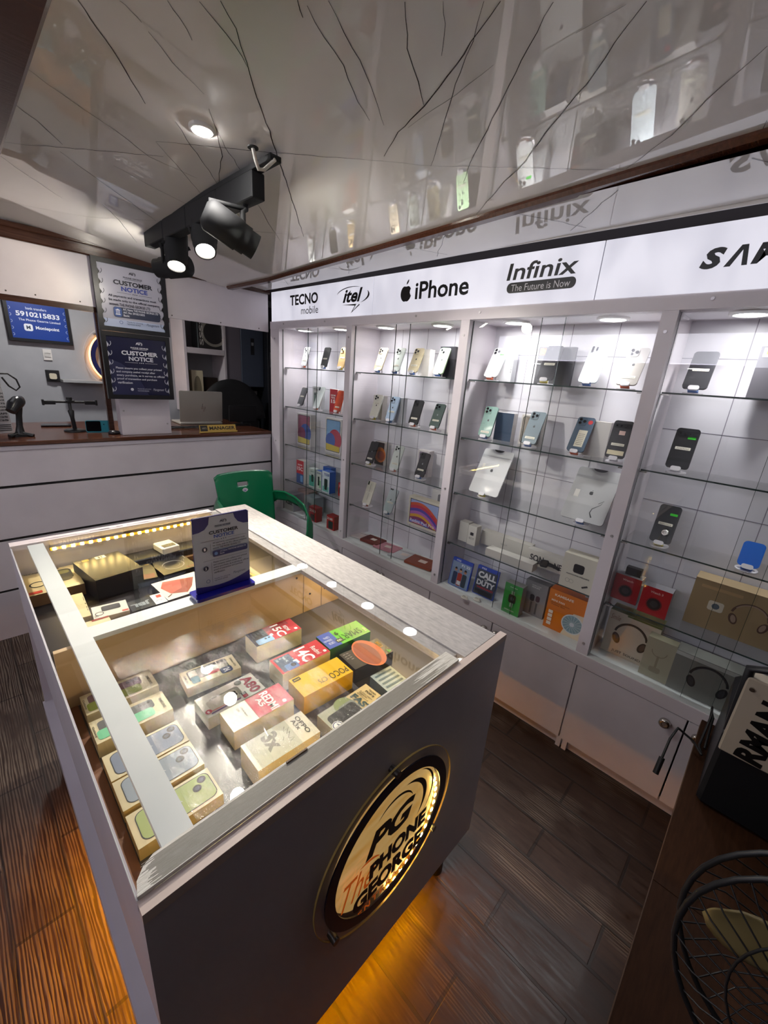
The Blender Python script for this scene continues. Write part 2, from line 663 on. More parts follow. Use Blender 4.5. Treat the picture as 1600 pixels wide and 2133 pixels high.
# ------------------------------------------------------------------ the room
def floor_mat():
    m, nt, b = nodes('wood_plank_vinyl')
    geo = N(nt, 'ShaderNodeNewGeometry')
    mp = N(nt, 'ShaderNodeMapping')
    mp.inputs['Rotation'].default_value = (0, 0, pi / 2)
    nt.links.new(geo.outputs['Position'], mp.inputs[0])
    br = N(nt, 'ShaderNodeTexBrick')
    br.offset = 0.45
    for k, v in (('Scale', 1.0), ('Mortar Size', 0.006), ('Mortar Smooth', 0.3), ('Brick Width', 0.62), ('Row Height', 0.155), ('Bias', 0.0)):
        br.inputs[k].default_value = v
    br.inputs['Color1'].default_value = (0.9, 0.9, 0.9, 1)
    br.inputs['Color2'].default_value = (0.55, 0.55, 0.55, 1)
    br.inputs['Mortar'].default_value = (0.12, 0.12, 0.12, 1)
    nt.links.new(mp.outputs[0], br.inputs['Vector'])
    g = noise(nt, 9, 8, (9, 0.9, 1), rough=0.62)
    wv = N(nt, 'ShaderNodeTexWave', wave_type='BANDS', bands_direction='X')
    wv.inputs['Scale'].default_value = 22
    wv.inputs['Distortion'].default_value = 9
    wv.inputs['Detail'].default_value = 4
    wv.inputs['Detail Scale'].default_value = 1.2
    mpw = N(nt, 'ShaderNodeMapping')
    mpw.inputs['Scale'].default_value = (1.5, 0.10, 1)
    nt.links.new(geo.outputs['Position'], mpw.inputs[0])
    nt.links.new(mpw.outputs[0], wv.inputs['Vector'])
    mx = N(nt, 'ShaderNodeMath', operation='MULTIPLY')
    nt.links.new(g.outputs[0], mx.inputs[0])
    nt.links.new(wv.outputs['Fac'], mx.inputs[1])
    pt = noise(nt, 4.5, 3, (1, 0.55, 1), rough=0.55)
    sx = N(nt, 'ShaderNodeSeparateXYZ')
    nt.links.new(geo.outputs['Position'], sx.inputs[0])
    wx = N(nt, 'ShaderNodeMapRange')
    for k, v in ((1, 0.45), (2, -0.15), (3, 0.0), (4, 0.22)):
        wx.inputs[k].default_value = v
    nt.links.new(sx.outputs['X'], wx.inputs[0])
    pa = N(nt, 'ShaderNodeMath', operation='ADD')
    nt.links.new(pt.outputs[0], pa.inputs[0])
    nt.links.new(wx.outputs[0], pa.inputs[1])
    pr = ramp(nt, pa.outputs[0], [(0.52, (0, 0, 0)), (0.72, (1, 1, 1))])
    rd = ramp(nt, wv.outputs['Fac'], [(0.35, (0, 0, 0)), (0.75, (1, 1, 1))])
    wm = N(nt, 'ShaderNodeMath', operation='MULTIPLY')      # pale ridges in patches, more of them on the left
    nt.links.new(pr.outputs[0], wm.inputs[0])
    nt.links.new(rd.outputs[0], wm.inputs[1])
    r0 = ramp(nt, g.outputs[0], [(0.3, (0.026, 0.011, 0.006)), (0.7, (0.058, 0.028, 0.017))])
    mw = N(nt, 'ShaderNodeMix', data_type='RGBA')
    nt.links.new(wm.outputs[0], mw.inputs['Factor'])
    nt.links.new(r0.outputs[0], mw.inputs[6])
    mw.inputs[7].default_value = (0.20, 0.155, 0.12, 1)
    mx = wm
    r = mw
    mc = N(nt, 'ShaderNodeMix', data_type='RGBA', blend_type='MULTIPLY')
    mc.inputs['Factor'].default_value = 0.75
    nt.links.new(r.outputs[2], mc.inputs[6])
    nt.links.new(br.outputs['Color'], mc.inputs[7])
    nt.links.new(mc.outputs[2], b.inputs['Base Color'])
    rr = ramp(nt, g.outputs[0], [(0.35, (0.30,) * 3), (0.7, (0.55,) * 3)])
    nt.links.new(rr.outputs[0], b.inputs['Roughness'])
    ad = N(nt, 'ShaderNodeMath', operation='ADD')
    nt.links.new(mx.outputs[0], ad.inputs[0])
    nt.links.new(br.outputs['Color'], ad.inputs[1])
    bump(nt, b, ad.outputs[0], 0.35, 0.003)
    return m


def ceil_mat():
    m, nt, b = nodes('glossy_pvc_ceiling')
    n = noise(nt, 2.2, 4)
    r = ramp(nt, n.outputs[0], [(0.3, (0.74, 0.715, 0.695)), (0.7, (0.82, 0.795, 0.775))])
    nt.links.new(r.outputs[0], b.inputs['Base Color'])
    b.inputs['Roughness'].default_value = 0.008
    b.inputs['IOR'].default_value = 2.15
    return m


FLOORM = floor_mat()
CEILM = ceil_mat()
VEIN = pm('#2a1d18', 0.12)
HX = 1.841          # front plane of the wall cabinet
YB = 3.104          # front plane of the counter and of the panel above it
YW = 4.5            # wall behind the counter
XL = -1.5


def smooth(a, b, x):
    t = min(1, max(0, (x - a) / (b - a)))
    return t * t * (3 - 2 * t)


def zc(x, y):
    yy = min(max(y, -0.6), 2.5)
    z = 2.337 - 0.085 * (max(x, 0.35) - 1.0) - 0.046 * (yy - 1.0)
    k = smooth(1.1, 1.55, x)
    z += 0.0012 * sin(3.3 * y + 0.6) * k
    return z


def zs_(x, y):
    return 2.290 - 0.045 * (x - 1.51) - 0.012 * (min(max(y, -0.6), 2.5) - 1.0)


struct(MB().box(XL, -2.6, -0.05, 2.86, YW + 0.1, 0, FLOORM), 'floor')
mb = MB()
mb.grid(lambda u, v: (0.24 + 1.27 * u, -2.5 + 5.6 * v, zc(0.24 + 1.27 * u, -2.5 + 5.6 * v)), 60, 120, CEILM)
mb.grid(lambda u, v: (1.51 + 0.285 * u, -2.5 + 5.6 * v, zs_(1.51 + 0.285 * u, -2.5 + 5.6 * v)), 6, 40, CEILM)
mb.box(1.796, -2.5, 2.275, 1.80, 3.1, 2.34, CEILM).box(1.80, -2.5, 2.336, 2.14, 3.1, 2.34, pm('#2a2624', 0.7))
mb.box(XL, -2.6, 2.5, 2.3, YW + 0.1, 2.55, pm('#6a6562', 0.6))
VEINS = [(2.6, 0, 2, '325,0 375,75 440,160 500,250 545,330 605,430'), (1, 0, 2, '500,0 550,45 590,90'), (1.4, 0, 2, '700,0 745,70 800,165'),
    (1.4, 0, 2, '830,0 900,85 980,185 1030,275'), (3, 0, 2, '920,0 985,120 1030,260 1070,400 1110,510 1150,630 1190,750 1230,870 1265,985'),
    (1, 0, 2, '620,130 720,260 850,390'), (1.6, 0, 2, '1240,0 1262,70'), (1.5, 0, 2, '1275,20 1350,150 1430,270 1490,420 1540,500'),
    (1.5, 0, 2, '1375,0 1430,130 1500,250 1545,360 1600,520'), (1.3, 0, 2, '90,265 200,350 350,455 480,540 620,650 820,740'),
    (1.8, 0, 2, '45,420 150,500 260,600'), (1.8, 0, 2, '0,590 150,605 350,620 680,650'), (1.8, 0, 2, '650,588 900,610 1150,635 1400,655 1600,670'),
    (1.6, 0, 2, '730,503 800,610 870,710 915,780'), (2, 0, 2, '870,450 900,540 925,650 912,720 915,785'), (1.4, 0, 2, '890,510 940,610 1015,730'),
    (1.6, 0, 2, '0,648 100,720 260,825'), (1.7, 0, 2, '250,630 400,740 540,840 650,920'), (1.1, 0, 2, '470,685 620,770 780,850'),
    (1.1, 0, 2, '650,590 740,690 850,820'), (1.8, 0, 2, '430,850 500,920 570,1010'), (1, 0, 2, '0,840 350,900 680,920'),
    (1.4, 0, 2, '1075,850 1120,930 1170,1005'), (1.3, 0, 2, '990,890 1040,965'), (1, 0, 2, '1040,960 1200,975'),
    (2, 800, 2, '85,0 100,200 145,340 165,435'), (2.8, 800, 2, '490,0 400,120 300,270 170,440 60,550 0,650'), (1.7, 800, 2, '420,0 370,170 300,350 240,550 195,690'),
    (2.2, 800, 2, '710,0 600,190 500,400 430,540 370,650 330,760'), (3, 800, 2, '1090,0 960,180 840,350 700,520 590,670 480,780 385,890'),
    (2, 800, 2, '1600,190 1480,290 1350,410 1200,560 1010,700'), (1.2, 800, 2, '0,670 200,690 500,695 860,705 1300,695'), (1.3, 800, 2, '1600,500 1550,590 1490,630'),
    (0.8, 800, 2, '1010,20 800,135'), (1, 800, 2, '460,265 300,390 100,530'), (1, 800, 2, '250,0 255,100 240,230')]


def on_ceiling(px, py):
    z = 2.31
    for _ in range(6):
        p = at(px, py, 2, z)
        z = zc(p.x, p.y)
    return p


for wd, ox, sc, txt in VEINS:
    P = [on_ceiling(ox + float(a.split(',')[0]) / sc, float(a.split(',')[1]) / sc) for a in txt.split()]
    pts = []
    for i in range(len(P) - 1):
        a, b_ = P[i], P[i + 1]
        n = max(2, int((b_ - a).length / 0.03))
        pts += [(a.x + (b_.x - a.x) * k / n + random.uniform(-1, 1) * 0.0022, a.y + (b_.y - a.y) * k / n + random.uniform(-1, 1) * 0.0022) for k in range(n)]
    pts.append((P[-1].x, P[-1].y))
    nn = len(pts)
    ws = [wd * 0.00105 * (0.35 + 0.65 * sin(pi * (i + 0.6) / (nn + 0.2)) * random.uniform(0.7, 1.3)) for i in range(nn)]
    for q in band(pts, ws):
        q = [c for c in q if c[0] < 1.50]
        if len(q) == 4:
            mb.add([(x, y, zc(x, y) - 0.0012) for x, y in q], [(0, 3, 2, 1)], VEIN)
for k in range(9):      # veins on the narrow strip by the fascia
    y = 0.25 + 0.32 * k
    pts = [(1.535 + 0.028 * i, y + 0.028 * i * (1 if k % 2 else -0.7) + random.uniform(-.006, .006)) for i in range(9)]
    for q in band(pts, 0.0018):
        mb.add([(x, yy, zs_(x, yy) - 0.001) for x, yy in q], [(0, 3, 2, 1)], VEIN)
ceiling = struct(mb, 'ceiling')
struct(MB().box(2.14, -2.6, 0, 2.22, YB - .001, 2.5, WHITE).box(2.22, YB - .02, 0, 2.86, YB - .001, 2.5, WHITE).box(2.78, YB, 0, 2.86, YW, 2.5, LAV), 'wall_right')
struct(MB().box(XL, YW, 0, 2.86, YW + 0.08, 2.5, laminate('grey_wall', (0.36, 0.37, 0.40), (0.40, 0.41, 0.44), 0.6)), 'wall_back')
struct(MB().box(XL - 0.08, -2.6, 0, XL, YW, 2.5, pm('#8a8488', 0.7)), 'wall_left')
struct(MB().box(XL, -2.68, 0, 2.2, -2.6, 2.5, pm('#5d5654', 0.7)), 'wall_front')
mb = MB()
mb.box(XL, YB, 1.975, HX - 0.01, YB + 0.02, 2.42, WHITE)
for x in (0.30, 0.42, 0.62, 1.12, 1.45, 1.75):
    mb.cyl((x, YB, 1.992), (x, YB - 0.002, 1.992), 0.004, '#3a3536', n=8)
struct(mb, 'wall_bulkhead')
# brown timber trims under the ceiling
mb = MB().box(-0.4, YB - 0.03, 2.237, HX - 0.005, YB - 0.002, 2.312, WOODD, b=0.006)
mb.box(-0.4, YB - 0.05, 2.285, HX - 0.005, YB - 0.03, 2.312, WOODD, b=0.004)
struct(mb, 'trim_1')
PROF = [(1.478, 0.03), (1.478, -0.006), (1.488, -0.016), (1.520, -0.016), (1.530, -0.006), (1.530, 0.03)]


def trim_pt(u, v):
    k = u * (len(PROF) - 1)
    i = min(int(k + 1e-6), len(PROF) - 2)
    a, b_ = PROF[i], PROF[i + 1]
    y = -2.4 + 5.45 * v
    return (a[0] + (b_[0] - a[0]) * (k - i), y, zc(1.50, y) + a[1] + (b_[1] - a[1]) * (k - i))


mb = MB().grid(trim_pt, 5, 60, WOODR)
mb.sm = [False] * len(mb.sm)
struct(mb, 'trim_2')
struct(MB().box(-0.5, -2.5, 2.315, 0.262, YB - 0.06, 2.5, WOODD, b=0.01), 'trim_3')
mb = MB().box(XL, YB + 0.001, 1.945, 1.10, YB + 0.019, 1.974, WOODD)
struct(mb, 'trim_4')

# ------------------------------------------------------------------ wall display cabinet
BAYS = [(2.178, 2.967), (1.303, 2.127), (0.438, 1.252), (-0.43, 0.387)]
SHZ = [1.725, 1.428, 1.122, 0.822]
ZB, ZT = 0.556, 2.0
XBK = 2.10
cab = thing('display_cabinet', 'long white wall display cabinet with four lit glass fronted bays of shelves', 'cabinet', (HX, 1.27, 0))
mb = MB()
mb.box(XBK, -0.46, 0.03, XBK + 0.02, 3.0, 2.0, BACKP)
for ya, yb in BAYS:
    for z in (0.68, 0.98, 1.27, 1.58, 1.86):
        mb.box(XBK - 0.0006, ya, z, XBK, yb, z + 0.003, '#8f8b98')
    for k in range(1, 4):
        yy = ya + (yb - ya) * k / 4
        mb.box(XBK - 0.0006, yy, ZB, XBK, yy + 0.003, ZT, '#8f8b98')
mb.build('back_panel', cab)
SCREW = pm('#b9b4b6', 0.35, 0.6)
for (y0, y1) in ((2.967, 3.09), (2.127, 2.178), (1.252, 1.303), (0.387, 0.438), (-0.48, -0.43)):
    mb = MB().box(HX, y0, 0.487, XBK, y1, ZT + 0.05, WHITE).box(HX + 0.02, y0, 0.03, XBK, y1, 0.487, WHITE)
    for z in (0.61, 1.14, 1.93):
        mb.cyl((HX, (y0 + y1) / 2, z), (HX - 0.003, (y0 + y1) / 2, z), 0.006, SCREW, n=10)
    mb.build('post', cab)
mb = MB().box(HX - 0.002, -0.48, ZT, XBK, 3.09, 2.05, WHITE)
for y in (0.3, 1.2, 1.6, 2.4, 2.9):
    mb.cyl((HX - 0.002, y, 2.03), (HX - 0.005, y, 2.03), 0.006, SCREW, n=10)
mb.build('top_rail', cab)
MB().box(HX - 0.001, -0.48, 0.49, XBK, 3.0, ZB, WHITE2).box(HX - 0.003, -0.48, 0.491, HX - 0.001, 3.09, ZB - 0.003, WHITE).build('bottom_rail', cab)
mb = MB()
for y0, y1 in ((-0.47, 0.385), (0.395, 3.09)):
    mb.box(HX + 0.022, y0, 0.0, XBK, y1, 0.055, LAV)
for y in (0.372, 0.402):
    mb.box(HX + 0.002, y, 0, HX + 0.03, y + 0.022, 0.06, WHITE)
mb.build('toe_kick', cab)
KN = MB
for y0, y1, ky in ((2.13, 2.95, 2.17), (1.30, 2.124, 2.07), (0.868, 1.294, 0.90), (0.418, 0.862, 0.83), (-0.018, 0.412, 0.045), (-0.46, -0.024, -0.065)):
    if y0 < 1.5 and y1 > 1.6:
        d = MB().box(HX, y0, 0.055, HX + 0.018, y1 - 0.41, 0.486, WHITE, b=0.001).build('door', cab)
        MB().lathe([(0.009, 0), (0.009, 0.012), (0.02, 0.016), (0.021, 0.03), (0.014, 0.036)], CHROME, frame((HX, 1.69, 0.44), (0, -1, 0), (0, 0, 1))).build('knob', d)
        y0, ky = 1.716, 1.745
    d = MB().box(HX, y0, 0.055, HX + 0.018, y1, 0.486, WHITE, b=0.001).build('door', cab)
    mbk = MB().lathe([(0.009, 0), (0.009, 0.012), (0.02, 0.016), (0.021, 0.03), (0.014, 0.036), (0.008, 0.034)], CHROME, frame((HX, ky, 0.44), (0, -1, 0), (0, 0, 1)), 20)
    mbk.build('knob', d)
for bi, (ya, yb) in enumerate(BAYS):
    for z in SHZ:
        mb = MB().box(1.891, ya + 0.004, z - 0.006, 2.094, yb - 0.004, z, GLASSD)
        mb.box(1.8902, ya + 0.004, z - 0.006, 1.8908, yb - 0.004, z, EDGE)
        for y in (ya + 0.015, yb - 0.015):
            mb.box(1.885, y - 0.012, z - 0.012, 1.915, y + 0.012, z - 0.0065, CHROME)
        mb.build('glass_shelf', cab)
    ym = (ya + yb) / 2
    for (p0, p1, xx) in ((ya + 0.002, ym + 0.05, 1.862), (ym - 0.05, yb - 0.002, 1.872)):
        g = MB().box(xx, p0, ZB + 0.002, xx + 0.005, p1, ZT - 0.001, GLASS)
        for y in (p0, p1 - 0.0012):
            g.box(xx - 0.0003, y, ZB + 0.003, xx + 0.0053, y + 0.0012, ZT - 0.002, EDGE)
        gp = g.build('glass_door', cab)
    for y in ((ym + 0.22, ym - 0.21)):
        M = Matrix.Translation((1.955, y, ZT)) @ Matrix.Rotation(pi, 4, 'X')
        dl = MB().lathe([(0.062, 0.0), (0.062, 0.006), (0.05, 0.010), (0.048, 0.006)], pm('#e8e6e4', 0.4), M).build('downlight', cab)
        MB().lathe([(0.048, 0.0055), (0.047, 0.0075)], pm((1, 0.98, 0.97), 0.5, 0, E_CAB), M).build('lens', dl)
        lamp('shelf_beam', 'SPOT', (1.955, y, ZT - 0.014), P_CAB, (1, .975, .985), (1.985, y, 0.5), spot_size=radians(112), spot_blend=1.0, shadow_soft_size=0.035)

# ------------------------------------------------------------------ backlit fascia
SIGNM = bpy.data.materials.new('backlit_acrylic')
SIGNM.use_nodes = True
nt = SIGNM.node_tree
b = nt.nodes['Principled BSDF']
b.inputs['Base Color'].default_value = (0.55, 0.55, 0.6, 1)
b.inputs['Roughness'].default_value = 0.25
n_ = noise(nt, 3.0, 2, (0.2, 2.2, 1.2))
r_ = ramp(nt, n_.outputs[0], [(0.3, (0.66, 0.66, 0.77)), (0.6, (0.9, 0.89, 1.0))])
nt.links.new(r_.outputs[0], b.inputs['Emission Color'])
b.inputs['Emission Strength'].default_value = E_SIGN
LET = pm('#0c0c0e', 0.35)
SZ0, SZ1 = 2.05, 2.252


def sign_panel(y_hi, y_lo, label):
    t = thing('fascia_sign', label, 'sign', (HX, (y_hi + y_lo) / 2, SZ0), 'backlit fascia signs above the cabinet')
    MB().box(HX - 0.006, y_lo + 0.001, SZ0, HX + 0.09, y_hi - 0.001, SZ1, SIGNM).box(HX - 0.003, y_lo, SZ0, HX + 0.085, y_lo + 0.001, SZ1, '#6d6a72').build('light_panel', t)
    return t


def sframe():
    return frame((HX - 0.006, 0, 0), (0, -1, 0), (0, 0, 1))     # local x = -y, local y = z


SF = sframe()


def sign_text(t, name, s, yl, yr, z0, z1, **k):
    MB().tx(s, -yl, z0, -yr, z1, 0.0008, LET, SF, **k).build(name, t)


t = sign_panel(3.06, 1.945, 'backlit fascia panel at the far corner with a speech bubble wordmark')
sign_text(t, 'wordmark', 'TECNO', 2.806, 2.475, 2.145, 2.213, bold=0.03)
sign_text(t, 'lettering', 'mobile', 2.668, 2.470, 2.084, 2.131, bold=0.0)
sign_text(t, 'wordmark', 'itel', 2.215, 2.035, 2.128, 2.205, bold=0.03, shear=0.3)
mb = MB()
for q in (cres(-2.13, 2.165, 0.150, 0.014, 165, 62, sy=0.33), cres(-2.13, 2.165, 0.150, 0.016, 25, -58, sy=0.33)):
    mb.flat(q, 0.0008, LET, SF)
mb.flat([(-2.22, 2.118), (-2.10, 2.108), (-2.135, 2.066), (-2.055, 2.110), (-2.06, 2.116), (-2.118, 2.079), (-2.085, 2.117)], 0.0008, LET, SF)
mb.build('speech_bubble', t)
t = sign_panel(1.943, 0.684, 'backlit fascia panel over the middle bays with a fruit emblem and slogan pill')
mb = MB()
Draw(mb, frame((HX - 0.006, 1.683, 2.10), (0, -1, 0), (0, 0, 1)), 0.1, 0.1, 0.0006).apple(0.5, 0.5, 0.98, LET)
mb.build('emblem', t)
sign_text(t, 'wordmark', 'iPhone', 1.617, 1.278, 2.110, 2.194, bold=0.02)
sign_text(t, 'wordmark', 'Infinix', 1.080, 0.770, 2.151, 2.218, bold=0.015, shear=0.1)
MB().flat(rrect(-1.073, 2.099, -0.767, 2.141, 0.02), 0.0006, LET, SF).tx('The Future is Now', -1.052, 2.106, -0.79, 2.133, 0.001, '#e6e5ea', SF).build('slogan_pill', t)
t = sign_panel(0.682, -0.48, 'backlit white fascia panel at the right edge of the photo with slanted black capitals')
MB().tx('S', -0.362, 2.119, -0.298, 2.181, 0.0008, LET, SF, bold=0.05, shear=0.25).flat([(-0.296, 2.121), (-0.262, 2.180), (-0.245, 2.180), (-0.236, 2.121), (-0.250, 2.121), (-0.256, 2.166), (-0.279, 2.121)], 0.0008, LET, SF).tx('MSUNG', -0.228, 2.121, 0.06, 2.180, 0.0008, LET, SF, bold=0.05, shear=0.25).build('wordmark', t)

# ------------------------------------------------------------------ island display case
CX0, CX1, CY0, CY1, CZ = 0.057, 0.986, 0.428, 1.948, 1.02
ZS = 0.828        # front compartment shelf
ZS2 = 0.850       # rear compartment shelf
case = thing('display_case', 'white island display case with glass top, weathered edge and amber light underneath', 'display case', (0.52, 1.19, 0))
AMBER = pm((1.0, 0.36, 0.0), 0.5, 0, E_LED * 1.05)
MB().box(CX0, CY0, 0.218, 1.015, CY0 + 0.016, 1.0, LAV).box(CX0, CY0 - 0.001, 1.0, 1.014, CY0 + 0.020, 1.019, pm('#d3c2bb', .4)).build('front_board', case)
mb = MB().box(CX0, CY1 - 0.018, 0.30, 1.0, CY1, 1.0, WHITE).box(CX0, CY1 - 0.045, 1.0, 0.80, CY1, CZ, pm('#d8cdd0', 0.4))
for k in range(14):
    x = 0.1 + 0.05 * k + random.uniform(-.02, .02)
    mb.box(x, CY1 - 0.03 + random.uniform(-.012, .012), CZ, x + random.uniform(.02, .09), CY1 - 0.0295 + random.uniform(-.012, .012), CZ + 0.0004, '#a39aa0')
mb.build('back_board', case)
MB().box(CX0, CY0 + 0.016, 0.74, CX0 + 0.004, CY1 - 0.018, 1.012, LAV).box(0.092, CY0 + 0.016, 0.30, 0.104, CY1 - 0.018, 0.74, LAV).box(0.090, 1.16, 0.30, 0.092, 1.163, 0.74, '#3c353c').build('left_side', case)
MB().box(CX1 - 0.014, CY0 + 0.016, 0.22, CX1, CY1 - 0.018, 1.0, LAV).build('right_side', case)
mb = MB().box(0.8275, CY0 + 0.02, 1.0, CX1, CY1 - 0.018, CZ, ASHW).box(0.787, CY0 + 0.045, 0.999, 0.8265, CY1 - 0.018, 1.0145, ASHW)
mb.box(0.8265, CY0 + 0.045, 0.99, 0.8275, CY1 - 0.03, 1.012, DARK)
mb.build('counter_board', case)
mb = MB().prism([(CX0 + .001, CY0 + .020), (.80, CY0 + .020), (.80, CY0 + .062), (CX0 + .034, CY0 + .062), (CX0 + .018, CY0 + .054), (CX0 + .006, CY0 + .040)], 1.0195, 1.0265, GREYW)
for k in range(26):
    y = CY0 + 0.022 + 0.0014 * k
    mb.box(CX0 + 0.014 + .02 * random.random(), y, 1.0265, 0.62 + 0.17 * random.random(), y + 0.0005, 1.0270, '#b9b5aa')
mb.box(0.31, CY0 + 0.056, 1.0266, 0.355, CY0 + 0.059, 1.031, '#6a5138')
mb.build('front_ledge', case)
MB().box(0.104, CY0 + 0.046, 1.001, 0.150, CY1 - 0.05, 1.0145, WHITE2).build('left_strip', case)
MB().box(0.150, 1.132, 1.001, 0.787, 1.188, 1.0145, WHITE2).build('cross_strip', case)
mb = MB().box(0.068, 1.135, ZS, 0.972, 1.15, 1.0, TAN).box(0.80, 1.134, ZS, 0.802, 1.135, 1.0, '#7d6a50').box(0.884, 1.134, ZS, 0.886, 1.135, 1.0, '#7d6a50')
for x, z in ((0.77, 0.985), (0.83, 0.985), (0.90, 0.9), (0.83, 0.90)):
    mb.cyl((x, 1.135, z), (x, 1.133, z), 0.004, DARK, n=8)
mb.build('divider', case)
mb = MB().box(0.068, CY0 + 0.017, ZS - 0.008, 0.972, 1.134, ZS - 0.0005, pm('#56565c', 0.3, 0, 0, 0.4))
mb.build('shelf', case)
MB().box(0.0615, CY0 + 0.017, ZS - 0.0005, 0.094, 1.134, ZS + 0.001, pm('#8a5f48', 0.4)).build('reflection_strip', case)  # brown strip painted in for the timber's reflection in the glass top
MB().box(0.068, 1.151, ZS2 - 0.008, 0.972, CY1 - 0.019, ZS2 - 0.0005, pm('#1b1a1d', 0.3, 0, 0, 0.4)).build('shelf', case)
MB().box(0.05, CY0 + 0.03, 0.22, 0.97, CY1 - 0.01, 0.30, LAV).build('plinth', case)
MB().box(CX0 + 0.0005, CY0 + 0.021, 1.0152, 0.8255, CY1 - 0.044, 1.0192, GLASS).box(CX0, CY0 + 0.021, 1.0152, CX0 + 0.0005, CY1 - 0.044, 1.0192, '#dfe8e4').build('glass_top', case)
mb = MB()
NU, NV = 30, 40
mb.grid(lambda u, v: (0.155 + 0.36 * u, 0.492 + 0.50 * v, 1.0202 + 0.0005 * sin(37 * u + 11 * v) * sin(29 * v)), NU, NV, FILM)
mb.build('cling_film', case)
for fx, fy in ((0.98, 0.50), (0.13, 0.50), (0.95, 1.88), (0.13, 1.88)):
    MB().cyl((fx - 0.03, fy, 0.0), (fx - 0.03, fy, 0.22), 0.026, DARK, n=16).build('foot', case)
mb = MB().box(0.165, CY1 - 0.0505, 0.978, 0.785, CY1 - 0.0475, 0.99, pm('#caa63a', 0.4))
for k in range(21):
    x = 0.175 + 0.0295 * k
    mb.box(x, CY1 - 0.0525, 0.979, x + 0.011, CY1 - 0.0505, 0.989, pm((1.0, 0.72, 0.22), 0.4, 0, 45))
mb.build('led_strip', case)
MB().box(0.12, CY0 + 0.085, 0.212, 0.93, CY0 + 0.095, 0.2195, AMBER).box(0.105, CY0 + 0.09, 0.212, 0.115, 1.50, 0.2195, AMBER).build('underglow_strip', case)
MB().box(0.93, CY0 + 0.06, 0.985, 0.945, CY1 - 0.06, 0.998, pm((1.0, 0.74, 0.34), 0.5, 0, 7)).box(0.16, CY0 + 0.052, 0.992, 0.77, CY0 + 0.057, 0.998, pm((1.0, 0.72, 0.30), 0.5, 0, 9)).build('inner_light_strip', case)

# round shop sign on the front of the case
RC = (0.556, CY0, 0.663)
rs = thing('round_sign', 'round clear acrylic sign with navy ring on the front of the island case, glowing amber', 'sign', RC)
M = frame((RC[0], CY0 - 0.014, RC[2]), (1, 0, 0), (0, 0, 1)) @ Matrix.Diagonal((.968, .968, 1, 1))
NAVY = pm('#0d0d2c', 0.3)
MB().prism(ell(0, 0, 0.237, n=64), -0.004, 0, ACRYL, M).build('acrylic_disc', rs)
MB().prism(ell(0, 0, 0.2372, n=64), -0.0041, 0.0001, pm('#e8c878', 0.2), M, holes=[ell(0, 0, 0.2362, n=64)]).build('disc_rim', rs)
MB().prism(ell(0, 0, 0.212, n=64), 0.0005, 0.004, NAVY, M, holes=[ell(0, 0, 0.184, n=64)]).build('ring', rs)
mb = MB().tx('PG', -0.098, 0.020, 0.070, 0.098, 0.004, LET, M, bold=0.045, shear=0.30)
for cx_, cy_, r_, th_, a0, a1 in ((-.01, .075, .072, .008, 140, 20), (.010, .060, .100, .015, 80, -40), (.026, .064, .116, .007, 62, -44)):
    mb.flat(cres(cx_, cy_, r_, th_, a0, a1, sy=.95), 0.0042, LET, M)
mb.build('monogram', rs)
for s_, x0, x1, z0, z1 in (('PHONE', -0.080, 0.130, -0.064, -0.008), ('GEORGE', -0.128, 0.122, -0.134, -0.074)):
    MB().tx(s_, x0, z0, x1, z1, 0.004, pm('#141423', 0.35), M, bold=0.06).build('lettering', rs)
ORG = pm('#d8601a', 0.4, 0, 0.12)  # small emission put in so the orange letters look lit
MB().tx('The', -0.165, -0.078, -0.062, 0.006, 0.003, ORG, M, bold=0.0, shear=0.5).flat(cres(-0.10, -0.06, 0.075, 0.008, 100, 45), 0.0032, ORG, M).build('script_lettering', rs)
MB().tx('ENTERPRISE', -0.108, -0.166, 0.105, -0.144, 0.003, ORG, M, bold=0.03, space=1.5).build('tagline', rs)
for a in (94, 218, 322):
    x, z = RC[0] + 0.220 * cos(radians(a)), RC[2] + 0.220 * sin(radians(a))
    MB().cyl((x, CY0, z), (x, CY0 - 0.024, z), 0.009, STEEL, n=14).build('standoff', rs)
mb = MB()
LC = (0.562, 0.634, 0.173)
for a in range(-92, 28, 4):
    x0, z0 = LC[0] + LC[2] * cos(radians(a)), LC[1] + LC[2] * sin(radians(a))
    x1, z1 = LC[0] + LC[2] * cos(radians(a + 4)), LC[1] + LC[2] * sin(radians(a + 4))
    mb.tube([(x0, CY0 - 0.0028, z0), (x1, CY0 - 0.0028, z1)], 0.0026, pm('#c89a2c', 0.4), 6)
    if a % 8 == 0 or (a + 2) % 8 == 0:
        mb.box(x0 - 0.004, CY0 - 0.0075, z0 - 0.004, x0 + 0.004, CY0 - 0.0055, z0 + 0.004, pm((1.0, 0.68, 0.18), 0.4, 0, 24))
mb.build('led_strip', rs)
LITP, ntp, bp = nodes('amber_glow_plate')
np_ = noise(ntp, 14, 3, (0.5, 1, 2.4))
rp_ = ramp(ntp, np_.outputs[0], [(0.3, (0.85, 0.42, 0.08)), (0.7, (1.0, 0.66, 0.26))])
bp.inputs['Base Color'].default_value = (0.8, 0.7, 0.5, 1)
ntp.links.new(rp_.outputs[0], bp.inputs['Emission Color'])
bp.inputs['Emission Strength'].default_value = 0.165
MB().prism(ell(0, 0, 0.186, n=64), -0.0136, -0.0125, LITP, M).build('led_glow_plate', rs)  # LED glow on the board, put in as an emissive disc

